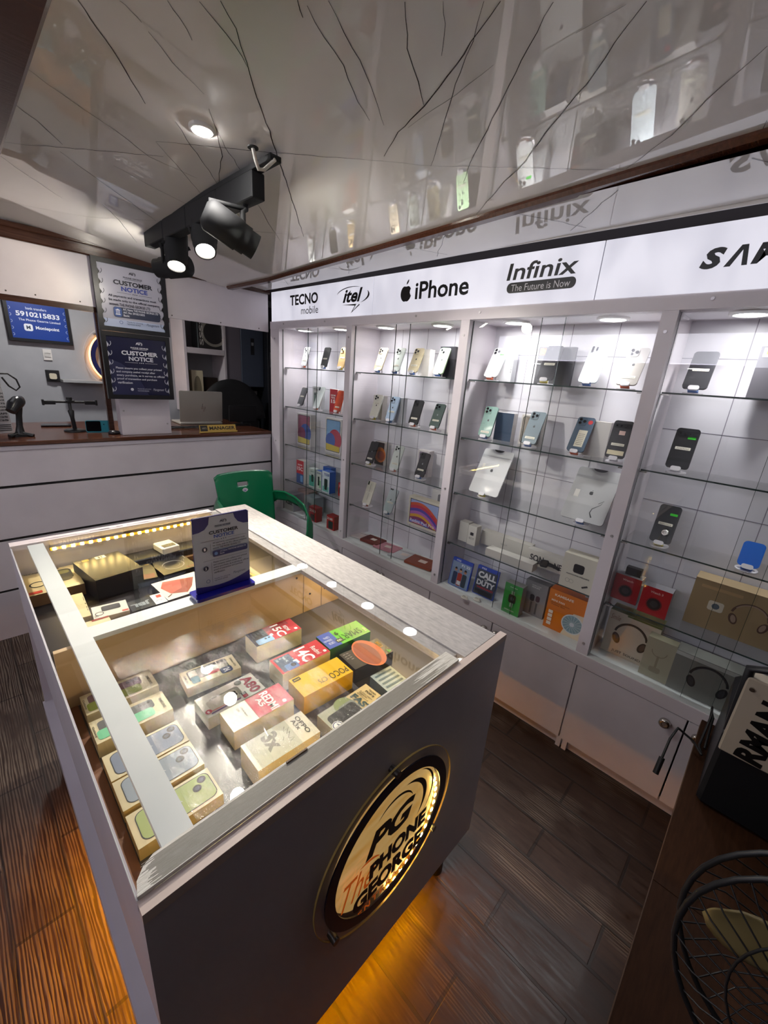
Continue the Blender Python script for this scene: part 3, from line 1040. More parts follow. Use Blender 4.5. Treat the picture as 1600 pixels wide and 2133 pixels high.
# ------------------------------------------------------------------ cartons
def carton(name, label, cat, M, w, h, d, prints=None, front='#e8e2cf', side=None, top=None, group=None, win=None):
    """box with its printed face at local z = 0, x to the right, y up, depth behind"""
    mb = MB()
    side = side or front
    top = top or side
    F_, S_, T_ = pm(front, 0.35), pm(side, 0.42), pm(top, 0.42)
    x = w / 2
    mb.add([(-x, 0, 0), (x, 0, 0), (x, h, 0), (-x, h, 0)], [(0, 1, 2, 3)], F_, M)
    mb.add([(-x, 0, -d), (x, 0, -d), (x, h, -d), (-x, h, -d), (-x, 0, 0), (x, 0, 0), (x, h, 0), (-x, h, 0)],
           [(1, 0, 3, 2), (0, 4, 7, 3), (5, 1, 2, 6)], S_, M)
    mb.add([(-x, 0, -d), (x, 0, -d), (x, 0, 0), (-x, 0, 0), (-x, h, 0), (x, h, 0), (x, h, -d), (-x, h, -d)], [(0, 1, 2, 3), (4, 5, 6, 7)], T_, M)
    if prints:
        prints(Draw(mb, M, w, h))
    c = M @ Vector((0, h / 2, -d / 2))
    o = mb.build(name, None, loc=tuple(M @ Vector((0, 0, -d))) if abs(M[2][2]) > 0.7 else tuple(M @ Vector((0, 0, -d / 2))))
    return tag(o, label, cat, group)


def lying(cx, cy, z, h, L, W, yaw=0.0, flip=False):
    """frame of a carton lying on z; flip = reads from the far side"""
    a = radians(yaw)
    ux, uy = cos(a), sin(a)
    if not flip:      # reading direction towards -y, up towards +x
        return frame((cx - ux * L / 2, cy - uy * L / 2, z + h), (uy, -ux, 0), (ux, uy, 0)), W, L
    return frame((cx - uy * W / 2, cy + ux * W / 2, z + h), (-ux, -uy, 0), (uy, -ux, 0)), L, W


PG_ = 'phone cartons in the island case'
CREAM = '#d9cfae'


def lay(label, cx, cy, L, W, h, yaw, prints, front=CREAM, side=CREAM, flip=False, z=None, name='phone_box', cat='box', group=PG_):
    M, w, hh = lying(cx, cy, (ZS if z is None else z) + 0.0004, h, L, W, yaw, flip)
    return carton(name, label, cat, M, w, hh, h, prints, front, side, group=group)


def p_15(d):
    d.rect(0, 0, 1, 0.36, '#252b42').rect(0, .36, 1, 1, '#c11a2c').rect(.06, .36, .32, .88, '#8c0f1e')
    d.rr(.62, .06, .98, .40, .03, '#7fb2e6').el(.72, .33, .025, '#23324a').el(.72, .26, .025, '#23324a').rect(.55, .38, .7, .44, '#e9eef5')
    d.tx('REDMI', .38, .72, .8, .80, '#f4eef0', .02).tx('15C', .08, .50, .98, .68, '#f7f2f2', .03)
    d.rr(.76, .88, .9, .945, .02, '#f1e8e8').lines(['5000mAh', '50MP', '120Hz', 'Display'], .12, .5, .3, .065, '#6d7591')


def p_14(d):
    d.rect(.0, .0, 1, 1, '#c3202f').rect(.08, .05, .95, .36, '#2c3f63').rect(.55, .32, .8, .40, '#dfe6ee')
    d.rr(.62, .12, .98, .36, .03, '#4b6da6').el(.76, .28, .05, '#141a2a').lines(['Redmi 14C', '4G', '5160'], .14, .5, .26, .07, '#cfd7e6')
    d.tx('Redmi', .30, .76, .85, .86, '#f6efef', .01).tx('14C', .06, .46, .96, .70, '#f8f3f3', .03).rr(.76, .9, .9, .96, .02, '#f1e8e8')


def p_poco(d):
    d.tx('POCO', .04, .58, .40, .88, '#231c08', .0).tx('C75', .46, .60, .62, .82, '#231c08', .0).rect(.82, .06, .96, .22, '#1d1808').tx('poco', .84, .1, .94, .18, '#e9c832')


def p_smart(d):
    d.rect(.70, 0, 1, 1, '#3b58b4').poly([(.70, 0), (.80, 0), (.70, 1)], '#3b58b4').tx('SMART', .14, .46, .66, .84, '#1d4a1c', -.005)
    d.tx('9', .58, .16, .66, .40, '#1d4a1c', .03).rr(.62, .62, .76, .86, .04, '#23301f').tx('128GB', .64, .68, .74, .8, '#d8e6c8').tx('Infinix', .03, .60, .09, .88, '#e7f2e0', .0, 0, 90)
    d.lines(['128GB', '5000mAh', '120Hz'], .80, .98, .8, .2, '#c9d4ee')


def p_dark(d):
    d.el(.52, .55, .46, '#c8653c', .30).el(.52, .50, .40, '#8a3e2e', .22).tx('SMART 20', .18, .86, .55, .94, '#d0a63c', .01).poly([(.75, .9), (.98, .9), (.9, 1)], '#3c9a3c').rect(0, 0, 1, .2, '#221f20')
    d.lines(['||||', '|||'], .1, .5, .18, .08, '#7b7676')


def p_pop(d):
    d.rect(0, 0, 1, .56, '#9da393').el(.25, .42, .16, '#7a8a5a').rr(.20, .30, .74, .60, .06, '#77807c').rr(.28, .05, .92, .58, .07, '#1a1c20').el(.62, .46, .03, '#3a3e46').el(.78, .50, .02, '#3a3e46')
    d.el(.76, .10, .085, '#dfe2e6').el(.76, .10, .075, '#2d3f70').el(.76, .10, .06, '#dfe2e6').tx('4', .68, .09, .84, .14, '#2d3f70', .03)
    d.tx('FAST', .10, .60, 1.0, .72, '#2f4a4d', .05).tx('TECNO', .30, .92, .62, .955, '#20201c', .02).tx('POP 9', .26, .86, .66, .90, '#20201c', .04).rect(.78, .88, .99, .99, '#2a2c28').lines(['6.56in HD+', '5000mAh', 'DTS sound'], .14, .72, .83, .035, '#2f302a')


def p_a5(d):
    d.rect(0, .40, 1, 1, '#cf3450').tx('REDMI', .06, .62, .98, .76, '#f7f0f0', .03).tx('A5', .2, .52, .62, .61, '#f0e4e8', .03).line([(.5, .50), (.52, .72)], .006, '#8a1a2a').line([(.3, .8), (.75, .84)], .004, '#9a2436')
    d.rr(.78, .84, .92, .90, .02, '#f1e8e8').lines(['5200mAh Battery', '120Hz'], .2, .7, .30, .05, '#4a463c')


def p_a80(d):
    d.rr(.28, .16, .72, .66, .05, '#8f8f80').rr(.34, .1, .92, .6, .05, '#b9b4a2').el(.5, .55, .035, '#23262a').el(.62, .55, .035, '#23262a').line([(.9, .08), (.88, .58)], .03, '#6c4a7c').line([(.8, .05), (.84, .5)], .014, '#c03040')
    d.tx('A80', .06, .76, .94, .95, '#a61f38', .04).rect(.70, .62, .96, .70, '#34343a').rect(.82, .62, .96, .70, '#b02638').tx('8GB', .71, .635, .81, .685, '#e8e8e8').el(.2, .7, .06, '#5d6052').el(.78, .06, .05, '#b5243a').tx('itel', .74, .04, .83, .08, '#f3ece6')


def p_a26(d):
    d.rr(.08, .10, .72, .84, .06, '#3a3c40').rr(.12, .12, .68, .82, .05, '#8b8c86')
    for y in (.76, .69, .62): d.el(.2, y, .032, '#131417')
    d.rr(.62, .64, .98, .86, .05, '#2e4370').tx('24', .7, .7, .9, .82, '#d7dcee', .02).rect(.55, .42, .74, .64, '#b8434c').rr(.52, .12, .92, .26, .03, '#2f6f7f').rect(.14, .12, .5, .26, '#d2d0c8').tx('Galaxy A26', .2, .90, .8, .95, '#2b2b2b').tx('SAMSUNG', .3, .03, .8, .07, '#2b2b2b')


def p_oppo(d):
    d.rect(0, .06, 1, .70, '#b4b8a6').tx('3x', .12, .26, .72, .50, '#73766c', .05).tx('OPPO', .1, .84, .82, .91, '#272822', .02).tx('A3x', .14, .76, .56, .83, '#272822', .02)
    d.line([(.2, .64), (.34, .58), (.3, .68), (.46, .60), (.44, .66), (.62, .58), (.7, .66), (.74, .58)], .008, '#3b3d38').line([(.5, .54), (.6, .50)], .006, '#3b3d38')


def p_sam(c1, c2):
    def f(d):
        d.rr(.14, .08, .56, .82, .05, c1).rr(.5, .04, .9, .78, .05, c2)
        for y in (.76, .70, .64): d.el(.26, y, .026, '#121316')
        d.tx('SAMSUNG', .3, .90, .8, .94, '#37352f').tx('Galaxy', .25, .01, .75, .04, '#37352f')
    return f


def p_ip(c, dual=True):
    def f(d):
        d.rr(.08, .07, .92, .97, .09, '#2b2f38').rr(.10, .08, .90, .96, .085, c).rr(.14, .70, .56, .94, .06, c)
        d.el(.25, .87, .055, '#20242c').el(.43, .78, .055, '#20242c').el(.25, .87, .03, '#4a5468').el(.43, .78, .03, '#4a5468').apple(.5, .5, .12, '#c9ced8')
    return f


lay('red and navy topped phone carton at the back of the case beside the tan divider', .607, 1.022, .160, .078, .060, -2, p_15, '#dcd2b0')
lay('red topped phone carton with a large white 14C, behind the yellow carton', .603, .866, .165, .076, .060, -1.7, p_14)
lay('bright yellow phone carton in the middle of the case', .599, .757, .164, .080, .060, -2.9, p_poco, '#e0b71c', '#d6a514', True)
lay('green phone carton with a blue end, by the right side of the case', .779, .873, .165, .080, .055, -4, p_smart, '#5fb83a', '#2f6e2a', True)
lay('dark phone carton with an orange glow picture, right of the yellow carton', .775, .757, .150, .083, .050, -5, p_dark, '#2d2a2b', '#1f1d1e')
lay('cream phone carton lettered FAST along the front edge of the case', .596, .619, .170, .079, .050, .7, p_pop, '#cdbb8c', '#a39a82')
lay('red topped phone carton left of the yellow carton, two white words on it', .413, .778, .164, .078, .055, -1, p_a5, '#e4deca', '#d8c28c')
lay('white phone carton with red A80 lettering and a round red badge', .390, .880, .160, .082, .036, 1, p_a80, '#dfdcd0', '#c9c6b8')
lay('cream carton picturing a phone, furthest back next to the tan divider', .392, 1.010, .150, .074, .030, -5, p_a26)
lay('pale grey-green phone carton with scribbled numbers, nearest the front ledge', .401, .649, .160, .083, .060, -1.3, p_oppo, '#d4d4c2', '#d1bd88')
lay('clear wrapped bluish carton beside the front ledge, right corner of the case', .765, .645, .080, .084, .030, -4, lambda d: [d.rect(.12 + .2 * k, .1, .2 + .2 * k, .9, '#59707c') for k in range(4)], '#9fb0b6', '#66747a')
lay('cream carton picturing a yellow-green phone, rearmost of the row by the left strip', .179, 1.072, .162, .081, .040, 0, p_sam('#6a4a4e', '#8c9a3c'))
lay('cream carton picturing grey and mint phones, second from the divider in the left row', .177, .963, .162, .081, .040, 0, p_sam('#56595c', '#6fc79a'))
lay('cream carton picturing a dusk-blue phone, third in the left row', .175, .851, .158, .078, .030, 0, p_ip('#7785a0'), CREAM, '#c9b279')
lay('cream carton picturing a pale blue phone, fourth in the left row', .175, .768, .158, .080, .030, 0, p_ip('#8d9cb0'), CREAM, '#c9b279')
lay('cream carton picturing a pale green phone, fifth in the left row', .175, .675, .158, .080, .030, 0, p_ip('#a4b878'), CREAM, '#c9b279')
lay('cream carton mostly under the front ledge at the left end of the row', .175, .560, .155, .078, .030, 0, p_ip('#b3b59a'), CREAM, '#c9b279')


# rear compartment: audio goods
def audio(label, cx, cy, L, W, h, yaw, prints, front=CREAM, side=None, flip=False, name='audio_box', dz=0.0, group='audio cartons in the back of the island case'):
    return lay(label, cx, cy, L, W, h, yaw, prints, front, side or front, flip, ZS2 + dz, name, 'box', group)


def p_boom(d):
    d.rr(.1, .12, .62, .62, .1, '#23241f').el(.34, .62, .16, '#2c2d27', .07).rr(.14, .16, .36, .34, .05, '#6c6a3a').ring(.78, .58, .10, .125, '#1e1f1c').rect(.75, .86, .98, .96, '#c23a2c').tx('BOOMBOX', .3, .02, .98, .07, '#1e1f1c', .04)


def p_hp(d):
    d.ring(.52, .52, .26, .29, '#8b8a88', 20, 340).ring(.56, .5, .2, .215, '#6a6a6a', 0, 200).rect(.03, .84, .3, .94, '#5d2a26').line([(.05, .1), (.05, .3)], .02, '#8c8c8c')


def p_red(d):
    d.poly([(.14, .26), (.78, .08), (.92, .36), (.84, .74), (.54, .9), (.34, .66)], '#8f3a30').poly([(.44, .2), (.78, .08), (.92, .36), (.84, .74), (.56, .62)], '#c4534a').line([(.84, .78), (.95, .86)], .03, '#5a1e1a')


def p_go(d):
    d.rr(.2, .14, .74, .56, .08, '#2a2c2e').ring(.82, .68, .12, .15, '#22242a').rect(.02, .82, .2, .94, '#c2402e').rr(.26, .2, .68, .5, .05, '#3b3e42').tx('GO', .86, .8, .97, .92, '#3b3c3c')


def p_spk(d):
    d.rect(.30, .55, .78, .88, '#cc3a28').tx('JBL', .36, .62, .72, .80, '#f2e7dd', .04).rect(0, .0, .62, .14, '#8c241c')


audio('cream carton picturing a black bowl shaped speaker with a loop strap', .15, 1.815, .16, .20, .045, 0, p_boom, '#d8caa2', '#8a6a45', True)
bbx = audio('large black glossy carton with a white barcode label, in the back left of the case', .315, 1.745, .16, .215, .085, 8, lambda d: [d.rect(.34, .03, .56, .15, '#cfd3cf'), d.rect(.41, .05, .44, .13, '#30332f'), d.rect(.46, .05, .50, .13, '#30332f'), d.rr(.70, .04, .84, .12, .01, '#b7922c'), d.tx('JBL', .86, .05, .95, .11, '#9a9488')], '#16161a', '#121215', True)
audio('dark carton picturing a headset cable, beside the blue notice stand', .545, 1.72, .14, .15, .03, 4, p_hp, '#1d1c1d', '#141314', True)
audio('small dark carton with a faded red corner, left of the headset carton', .437, 1.72, .066, .15, .03, -10, lambda d: d.rect(.1, .7, .8, .98, '#6a2e2a').line([(.1, .5), (.9, .3)], .01, '#7a7a78').tx('JBL', .2, .05, .5, .12, '#a8872e'), '#181718', '#141314', True)
audio('white carton picturing a red wedge speaker, behind the cross strip', .50, 1.505, .165, .16, .038, 2.8, p_red, '#d8d6cd', '#55534e', True)
audio('dark sleeve carton with big outlined capitals and a white end', .362, 1.452, .112, .076, .04, -1, lambda d: [d.rect(0, 0, .34, 1, '#d8d9d6'), d.tx('JBL', .42, .3, .96, .72, '#8f989c', .05), d.rect(.06, .14, .2, .4, '#c2402e'), d.ring(.2, .75, .1, .12, '#48709a', 180, 360)], '#2c3136', '#1c1d20', True)
audio('white carton picturing a small black speaker with a loop', .254, 1.468, .10, .082, .045, -6, p_go, '#d9d8cd', '#a89d82', True)
audio('narrow cream carton picturing earphones, against the left strip', .185, 1.545, .036, .18, .05, -3, lambda d: [d.ring(.5, .6, .05, .06, '#5d5a50'), d.tx('510', .2, .88, .8, .95, '#4b4a44'), d.line([(.4, .2), (.6, .5)], .01, '#6a675c')], '#d6c99f', '#c0b288')
audio('cream carton with a red square logo in the corner of the two strips', .200, 1.385, .075, .07, .05, 0, p_spk, '#d9cfa8', '#b9a878', True)
audio('flat white carton with a red tab, between two small speaker cartons', .288, 1.392, .09, .05, .03, -4, lambda d: [d.rect(.02, .6, .2, .95, '#c83a2a'), d.poly([(.2, .1), (.9, .1), (.6, .4)], '#4a4c50')], '#d3d0c2', '#8f8b7e', True)
audio('golden cream carton right of the blue notice stand, nearer the back', .70, 1.60, .10, .17, .03, 8, lambda d: [d.rr(.3, .2, .7, .8, .05, '#7a4a1c'), d.tx('mic', .3, .84, .6, .92, '#5a3a1a')], '#d7b25c', '#b28a3c')
audio('golden cream carton right of the blue notice stand, nearer the cross strip', .705, 1.44, .11, .06, .03, 8, lambda d: [d.rect(.1, .15, .45, .85, '#3f3a24'), d.rect(.55, .15, .9, .85, '#3f3a24')], '#d7b25c', '#b28a3c', True)
# sound box with QR area left out
sb = thing('payment_soundbox', 'small white payment sound box standing on the dark tray in the case', 'sound box', (.56, 1.84, ZS2))
Mq = rot_z((.56, 1.84, ZS2 + 0.05), radians(8))
MB().box(-.037, -.045, 0, .037, .045, .03, pm('#dcdedd', .35), Mq, b=.004).build('housing', sb)
MB().box(-.026, -.036, .0301, .026, -.008, .0316, '#23282c', Mq).build('screen', sb)
MB().prism(rrect(-.03, -.002, .03, .038, .004), .0301, .031, '#c6c9c8', Mq).build('front_plate', sb)
dt_ = MB().box(.40, 1.80, ZS2, .74, 1.895, ZS2 + .05, '#141316', b=.004).box(.40, 1.78, ZS2, .74, 1.80, ZS2 + .02, '#7a5a38').build('display_tray', None)
tag(dt_, 'long black tray with a brown front lip along the back of the case', 'tray')

# blue notice stand on the cross strip
ns = thing('notice_stand', 'upright blue and grey customer notice in a blue acrylic stand on the glass case', 'notice stand', (.508, 1.15, 1.0212))
bl_ = pm('#1c1a8c', .18, 0, 0, .5)
MB().prism(rrect(.410, 1.118, .600, 1.185, .008), 1.0213, 1.031, bl_).build('base', ns)
MN = frame((.509, 1.150, 1.031), (1, 0, 0), (0, 0, 1))
mb = MB().prism(rrect(-.087, 0, .087, .245, .006), -.006, 0, pm('#1a1660', .25), MN)
d = Draw(mb, MN, .174, .245)
d.rect(.0, .01, 1, .99, '#a9b1c6')
d.poly([(0, 0.01)] + [(x / 10, .10 - .05 * sin(pi * x / 10) + .02 * x / 10 + .03 * (x / 10) ** 3) for x in range(11)] + [(1, .01)], '#201a7a')
d.poly([(0, .99), (.29, .99), (.27, .90), (.2, .84), (.1, .815), (0, .81)], '#1b1a6e').poly([(.72, .99), (1, .99), (1, .83), (.9, .835), (.8, .87), (.74, .93)], '#1b1a6e')
d.pglogo(.52, .915, .06, '#14143c').tx('PHONE GEORGE', .38, .855, .66, .873, '#1c1c3c', .02).rect(.38, .846, .66, .849, '#4a4e6a')
d.tx('CUSTOMER', .27, .765, .80, .81, '#101030', .035).tx('NOTICE', .35, .71, .72, .755, '#2a4aa0', .035)
d.line([(.12, .685), (.45, .685)], .003, '#2c2f44').line([(.6, .685), (.95, .685)], .003, '#2c2f44')
for x in (.48, .52, .56): d.el(x, .685, .006, '#15152f')
for i, y in ((1, .585), (2, .33)):
    d.el(.18, y, .032, '#15153c').tx(str(i), .165, y - .018, .195, y + .018, '#e8e8f2', .03)
d.line([(.28, .5), (.28, .65)], .003, '#2c2f44').line([(.28, .12), (.28, .40)], .003, '#2c2f44').line([(.14, .43), (.95, .43)], .003, '#2c2f44')
d.lines(['All payments and transactions must', 'be made only to the official company', 'account: THE PHONE GEORGE LTD'], .32, .95, .66, .034, '#1c1c34', .02)
d.rr(.31, .465, .96, .545, .02, '#1d2466').el(.37, .505, .022, '#5a86c8').lines(['A/C Name: THE PHONE GEORGE LTD', 'Bank:'], .44, .93, .535, .03, '#b8c2e2')
d.lines(['Please ensure you collect your printed', 'and company sealed receipt after', 'every purchase, as it serves as official', 'proof of transaction and purchase', 'verification'], .31, .97, .405, .035, '#1c1c34', .02)
d.ring(.2, .155, .02, .025, '#24407c').lines(['Thanks for choosing', 'THE PHONE GEORGE'], .31, .6, .175, .025, '#24305c').tx('Management', .66, .155, .90, .20, '#1c2a5c', -.005, .4)
mb.build('panel', ns)

# ------------------------------------------------------------------ phones on the wall shelves
LV = SHZ + [ZB]
BAYN = ('far corner bay', 'second bay', 'third bay', 'right edge bay')
LVN = ('top shelf', 'second shelf', 'third shelf', 'fourth shelf')
ST_WHITE = pm('#e4e2e6', 0.35)


def phone_frame(y, lvl, lean, x=1.93, lift=0.020):
    s, c = sin(radians(lean)), cos(radians(lean))
    return frame((x, y, LV[lvl] + lift), (0, -1, 0), (s, 0, c))


def phone_stand(label, y, lvl, lean, edge, x=1.93, T=0.008):
    M = phone_frame(y, lvl, lean, x)
    st = thing('phone_stand', label, 'phone stand', (x + 0.02, y, LV[lvl]), 'small plastic phone stands on the shelves')
    z = LV[lvl] + 0.0003
    MB().prism(ell(x + 0.022, y, 0.040, 0.034), z, z + 0.004, ST_WHITE).build('base', st)
    MB().prism(rrect(-0.017, -0.010, 0.017, 0.007, 0.007), 0.004, 0.011, ST_WHITE, M).prism(rrect(-0.017, -0.011, 0.017, -0.0045, 0.003), -T - 0.006, 0.0035, pm(edge, 0.4), M).build('lip', st)
    MB().box(-0.014, -0.0045, -T - 0.006, 0.014, 0.085, -T - 0.0025, pm(edge, 0.4), M).tube([M @ Vector((0, 0.07, -T - 0.006)), Vector((x + 0.045, y, z + 0.003))], 0.004, ST_WHITE, 6).build('back_rest', st)
    return M


CAMS = {'pro': ('sq', [(.12, .88), (.12, .66), (.36, .77)]), 'dual': ('sq', [(.13, .88), (.35, .70)]), 'ultra': ('no', [(.16, .91), (.16, .80), (.16, .69), (.38, .88), (.38, .78)]),
        'vert': ('no', [(.18, .90), (.18, .79), (.18, .68)]), 'old': ('no', [(.16, .93), (.34, .93)]), 'bar': ('bar', [(.2, .86), (.42, .86), (.62, .86)]), 'none': ('none', [])}


def handset(label, bay, lvl, y, lean, col, cam_='pro', sticker=0.24, L=0.150, W=0.073, T=0.008, edge='#4f78b8', green=False, x=1.93, apple=True, name='smartphone', cat='phone', trim=None, extra=None, glossy=0.34):
    where = LVN[lvl] + ' of the ' + BAYN[bay]
    M = phone_stand('white stand with %s edge under the %s' % (EDGEN[edge], label.split(' on ')[0]), y, lvl, lean, edge, x, T)
    o = thing(name, label, cat, tuple(M.translation), 'handsets displayed on the wall shelves')
    body = pm(col, glossy, 0.0, 0, 0.1)
    tr = pm(trim or col, 0.25, 0.6)
    mb = MB().prism(rrect(-W / 2, 0, W / 2, L, W * (0.16 if L < .2 else .07), 6), -T, 0, body, M, mside=tr)
    d = Draw(mb, M, W, L)
    lum = sum(lin(col)) / 3
    if apple:
        d.apple(.5, .54, .085, '#3c3e42' if lum > 0.12 else '#8e9298')
    mb.build('body', o)
    kind, lens = CAMS[cam_]
    bumpc = pm(col, 0.2, 0.0, 0, 0.3)
    if kind == 'sq':
        s = W * 0.50
        cb = MB().prism(rrect(-W / 2 + W * .05, L - W * .05 - s, -W / 2 + W * .05 + s, L - W * .05, s * .22), 0.0001, 0.0022, bumpc, M).build('camera_bump', o)
    elif kind == 'bar':
        cb = MB().prism(rrect(-W / 2 + W * .06, L * .80, W / 2 - W * .06, L * .92, L * .03), 0.0001, 0.0025, pm('#26282c', 0.2), M).build('camera_bump', o)
    else:
        cb = o
    for fx, fy in lens:
        lx = -W / 2 + W * fx + (W * .08 if kind == 'sq' else 0)
        ly = L - (1 - fy) * W * 1.0 - (W * .06 if kind == 'sq' else 0) if kind != 'bar' else L * .86
        r = W * (.095 if kind == 'sq' else .07)
        mb = MB().cyl(M @ Vector((lx, ly, 0.0001)), M @ Vector((lx, ly, 0.0040)), r, pm('#54565c', 0.25, 0.7), n=16)
        mb.cyl(M @ Vector((lx, ly, 0.0041)), M @ Vector((lx, ly, 0.0043)), r * .78, pm('#0b0c10', 0.08), n=16)
        mb.build('lens', cb)
    if sticker:
        mb = MB()
        sw = W * .66
        mb.flat(rrect(-sw / 2, L * sticker - L * .035, sw / 2, L * sticker + L * .035, .002), 0.0009, pm('#e6e2d2', 0.5), M)
        mb.tx('||||||||', -sw * .36, L * sticker - L * .022, sw * .36, L * sticker + L * .012, 0.0011, '#55524a', M)
        mb.build('price_sticker', o)
    if green:
        MB().flat(rrect(W * .06, L * .74, W * .40, L * .80, .001), 0.0009, pm('#35c82a', 0.5), M).build('green_sticker', o)
    if extra:
        extra(o, M, W, L)
    return o


EDGEN = {'#4f78b8': 'blue', '#c45a32': 'orange', '#d2c23a': 'yellow', '#dddbe0': 'white'}
BL, OR, YE, WH = '#4f78b8', '#c45a32', '#d2c23a', '#dddbe0'
H = handset
H('white dual camera phone on the top shelf of the far corner bay', 0, 0, 2.773, 16, '#d8dad6', 'dual', .3, .140, .068, edge=OR)
H('shiny dark phone on the top shelf of the far corner bay', 0, 0, 2.526, 16, '#303236', 'none', .42, .140, .070, edge=BL, apple=False)
H('gold phone beside the post on the top shelf of the far corner bay', 0, 0, 2.336, 16, '#c9ab78', 'dual', .5, .140, .070, edge=YE)
H('slate grey phone on the second shelf of the far corner bay', 0, 1, 2.820, 21, '#55575c', 'none', .5, .145, .070, edge=WH)
H('pale silver phone on the second shelf of the far corner bay', 0, 1, 2.608, 22, '#cfd8d6', 'vert', .0, .165, .074, edge=OR, apple=False)
H('bright orange phone on the second shelf of the far corner bay', 0, 1, 2.361, 17, '#d8512a', 'none', .2, .150, .072, edge=OR, apple=False)
H('champagne three camera phone furthest left on the top shelf of the second bay', 1, 0, 1.967, 21, '#d8c8ac', 'pro', .22, .146, .071, edge=BL)
H('mint white phone right of the champagne one, on the top shelf of the second bay', 1, 0, 1.817, 21, '#dbe4dc', 'pro', .24, .146, .071, edge=BL)
H('beige three camera phone before a white carton on the top shelf of the second bay', 1, 0, 1.675, 23, '#d6c9a6', 'pro', .28, .148, .072, edge=BL)
H('light green phone before a black carton on the top shelf of the second bay', 1, 0, 1.487, 23, '#bfe0b2', 'dual', .34, .150, .071, edge=BL)
H('cream white phone first from the left on the second shelf of the second bay', 1, 1, 1.979, 19, '#e3e2d6', 'pro', .62, .154, .073, edge=YE)
H('pale blue phone on the second shelf of the second bay', 1, 1, 1.832, 20, '#a9bcd2', 'pro', .36, .154, .072, edge=BL)
H('black phone on the second shelf of the second bay', 1, 1, 1.633, 18, '#2b2c2e', 'dual', .24, .148, .073, edge=OR, apple=False)
H('dark green phone by the post on the second shelf of the second bay', 1, 1, 1.474, 22, '#4f5f5c', 'pro', .30, .144, .070, edge=OR)
H('black phone before the orange planet carton on the third shelf of the second bay', 1, 2, 1.995, 21, '#232327', 'none', .2, .150, .072, edge=YE)
H('mint white phone standing alone on the third shelf of the second bay', 1, 2, 1.763, 20, '#d5ddd8', 'pro', .24, .160, .075, edge=OR)
H('black phone before a pinkish carton on the third shelf of the second bay', 1, 2, 1.547, 21, '#26272c', 'dual', .28, .150, .072, edge=BL)
H('cream phone with a centre seam on the fourth shelf of the second bay', 1, 3, 2.000, 19, '#d3cfc0', 'vert', .5, .168, .076, edge=OR, apple=False, extra=lambda o, M, W, L: MB().flat([(-.001, L * .2), (.001, L * .2), (.001, L * .9), (-.001, L * .9)], .0008, '#6a655a', M).build('seam', o))
H('silver blue phone on the fourth shelf of the second bay', 1, 3, 1.790, 23, '#b3bfc2', 'old', .42, .164, .078, edge=BL)
H('white phone with a green sticker on the top shelf of the third bay', 2, 0, 1.152, 29, '#dfe2e2', 'pro', .3, .162, .075, edge=OR, green=True, apple=False)
H('black phone before the dark folio carton on the top shelf of the third bay', 2, 0, .868, 23, '#303136', 'ultra', .46, .165, .077, edge=YE, apple=False)
H('square cornered silver white phone with five lenses on the top shelf of the third bay', 2, 0, .677, 28, '#d9e3e8', 'ultra', .42, .172, .079, edge=BL, apple=False)
H('titanium grey phone by the right post on the top shelf of the third bay', 2, 0, .525, 31, '#b2aea8', 'pro', .2, .172, .078, edge=OR)
H('sea green phone on the second shelf of the third bay', 2, 1, 1.138, 18, '#7fa39a', 'pro', .14, .158, .074, edge=BL)
H('blue grey phone on the second shelf of the third bay', 2, 1, .891, 26, '#77858c', 'pro', .18, .166, .075, edge=BL)


def biglabel(o, M, W, L):
    mb = MB().flat([(-W * .18, L * .14), (W * .32, L * .14), (W * .32, L * .62), (-W * .18, L * .62)], .0008, pm('#ddd8c4', .5), M)
    for k in range(7):
        mb.flat([(-W * .12, L * (.2 + .05 * k)), (W * .24, L * (.2 + .05 * k)), (W * .24, L * (.21 + .05 * k)), (-W * .12, L * (.21 + .05 * k))], .001, '#4a463c', M)
    mb.build('paper_label', o)
    MB().flat(ell(W * .28, L * .86, W * .13), .0009, pm('#c02c30', .5), M).build('red_sticker', o)


H('deep blue phone with a tall paper label on the second shelf of the third bay', 2, 1, .667, 28, '#4d6074', 'pro', 0, .168, .076, edge=OR, extra=biglabel)
H('black phone with two paper stickers on the second shelf of the third bay', 2, 1, .502, 14, '#26262a', 'bar', .36, .158, .077, edge=WH, apple=False, extra=lambda o, M, W, L: MB().flat([(-W * .42, L * .08), (W * .42, L * .08), (W * .42, L * .2), (-W * .42, L * .2)], .0008, pm('#d9cfae', .5), M).flat([(-W * .1, L * .62), (W * .2, L * .62), (W * .2, L * .73), (-W * .1, L * .73)], .0008, '#d8b8ae', M).build('paper_label', o))
H('black slab phone on the top shelf of the right edge bay', 3, 0, .294, 28, '#25262b', 'none', .5, .152, .078, edge=BL, apple=False)
H('black phone with a green sticker on the second shelf of the right edge bay', 3, 1, .276, 17, '#1f2024', 'bar', .5, .158, .077, edge=WH, apple=False, green=True)
H('black phone with a ring holder on the third shelf of the right edge bay', 3, 2, .259, 20, '#1d1e22', 'none', .5, .158, .076, edge=YE, apple=False, green=True, extra=lambda o, M, W, L: MB().lathe([(.012, .0006), (.014, .004), (.010, .007), (.006, .005)], CHROME, M @ Matrix.Translation((W * .12, L * .28, 0))).build('ring_holder', o))


def band_top(o, M, W, L):
    MB().flat([(-W / 2 + .003, L * .80), (W / 2 - .003, L * .80), (W / 2 - .003, L * .803), (-W / 2 + .003, L * .803)], .0006, '#6a6c70', M).build('antenna_line', o)
    MB().prism(ell(0, L * 1.0, W * .16, L * .05, 20, 180, 360), .0006, .002, pm('#3c3d42', .4), M).build('holder_clip', o)


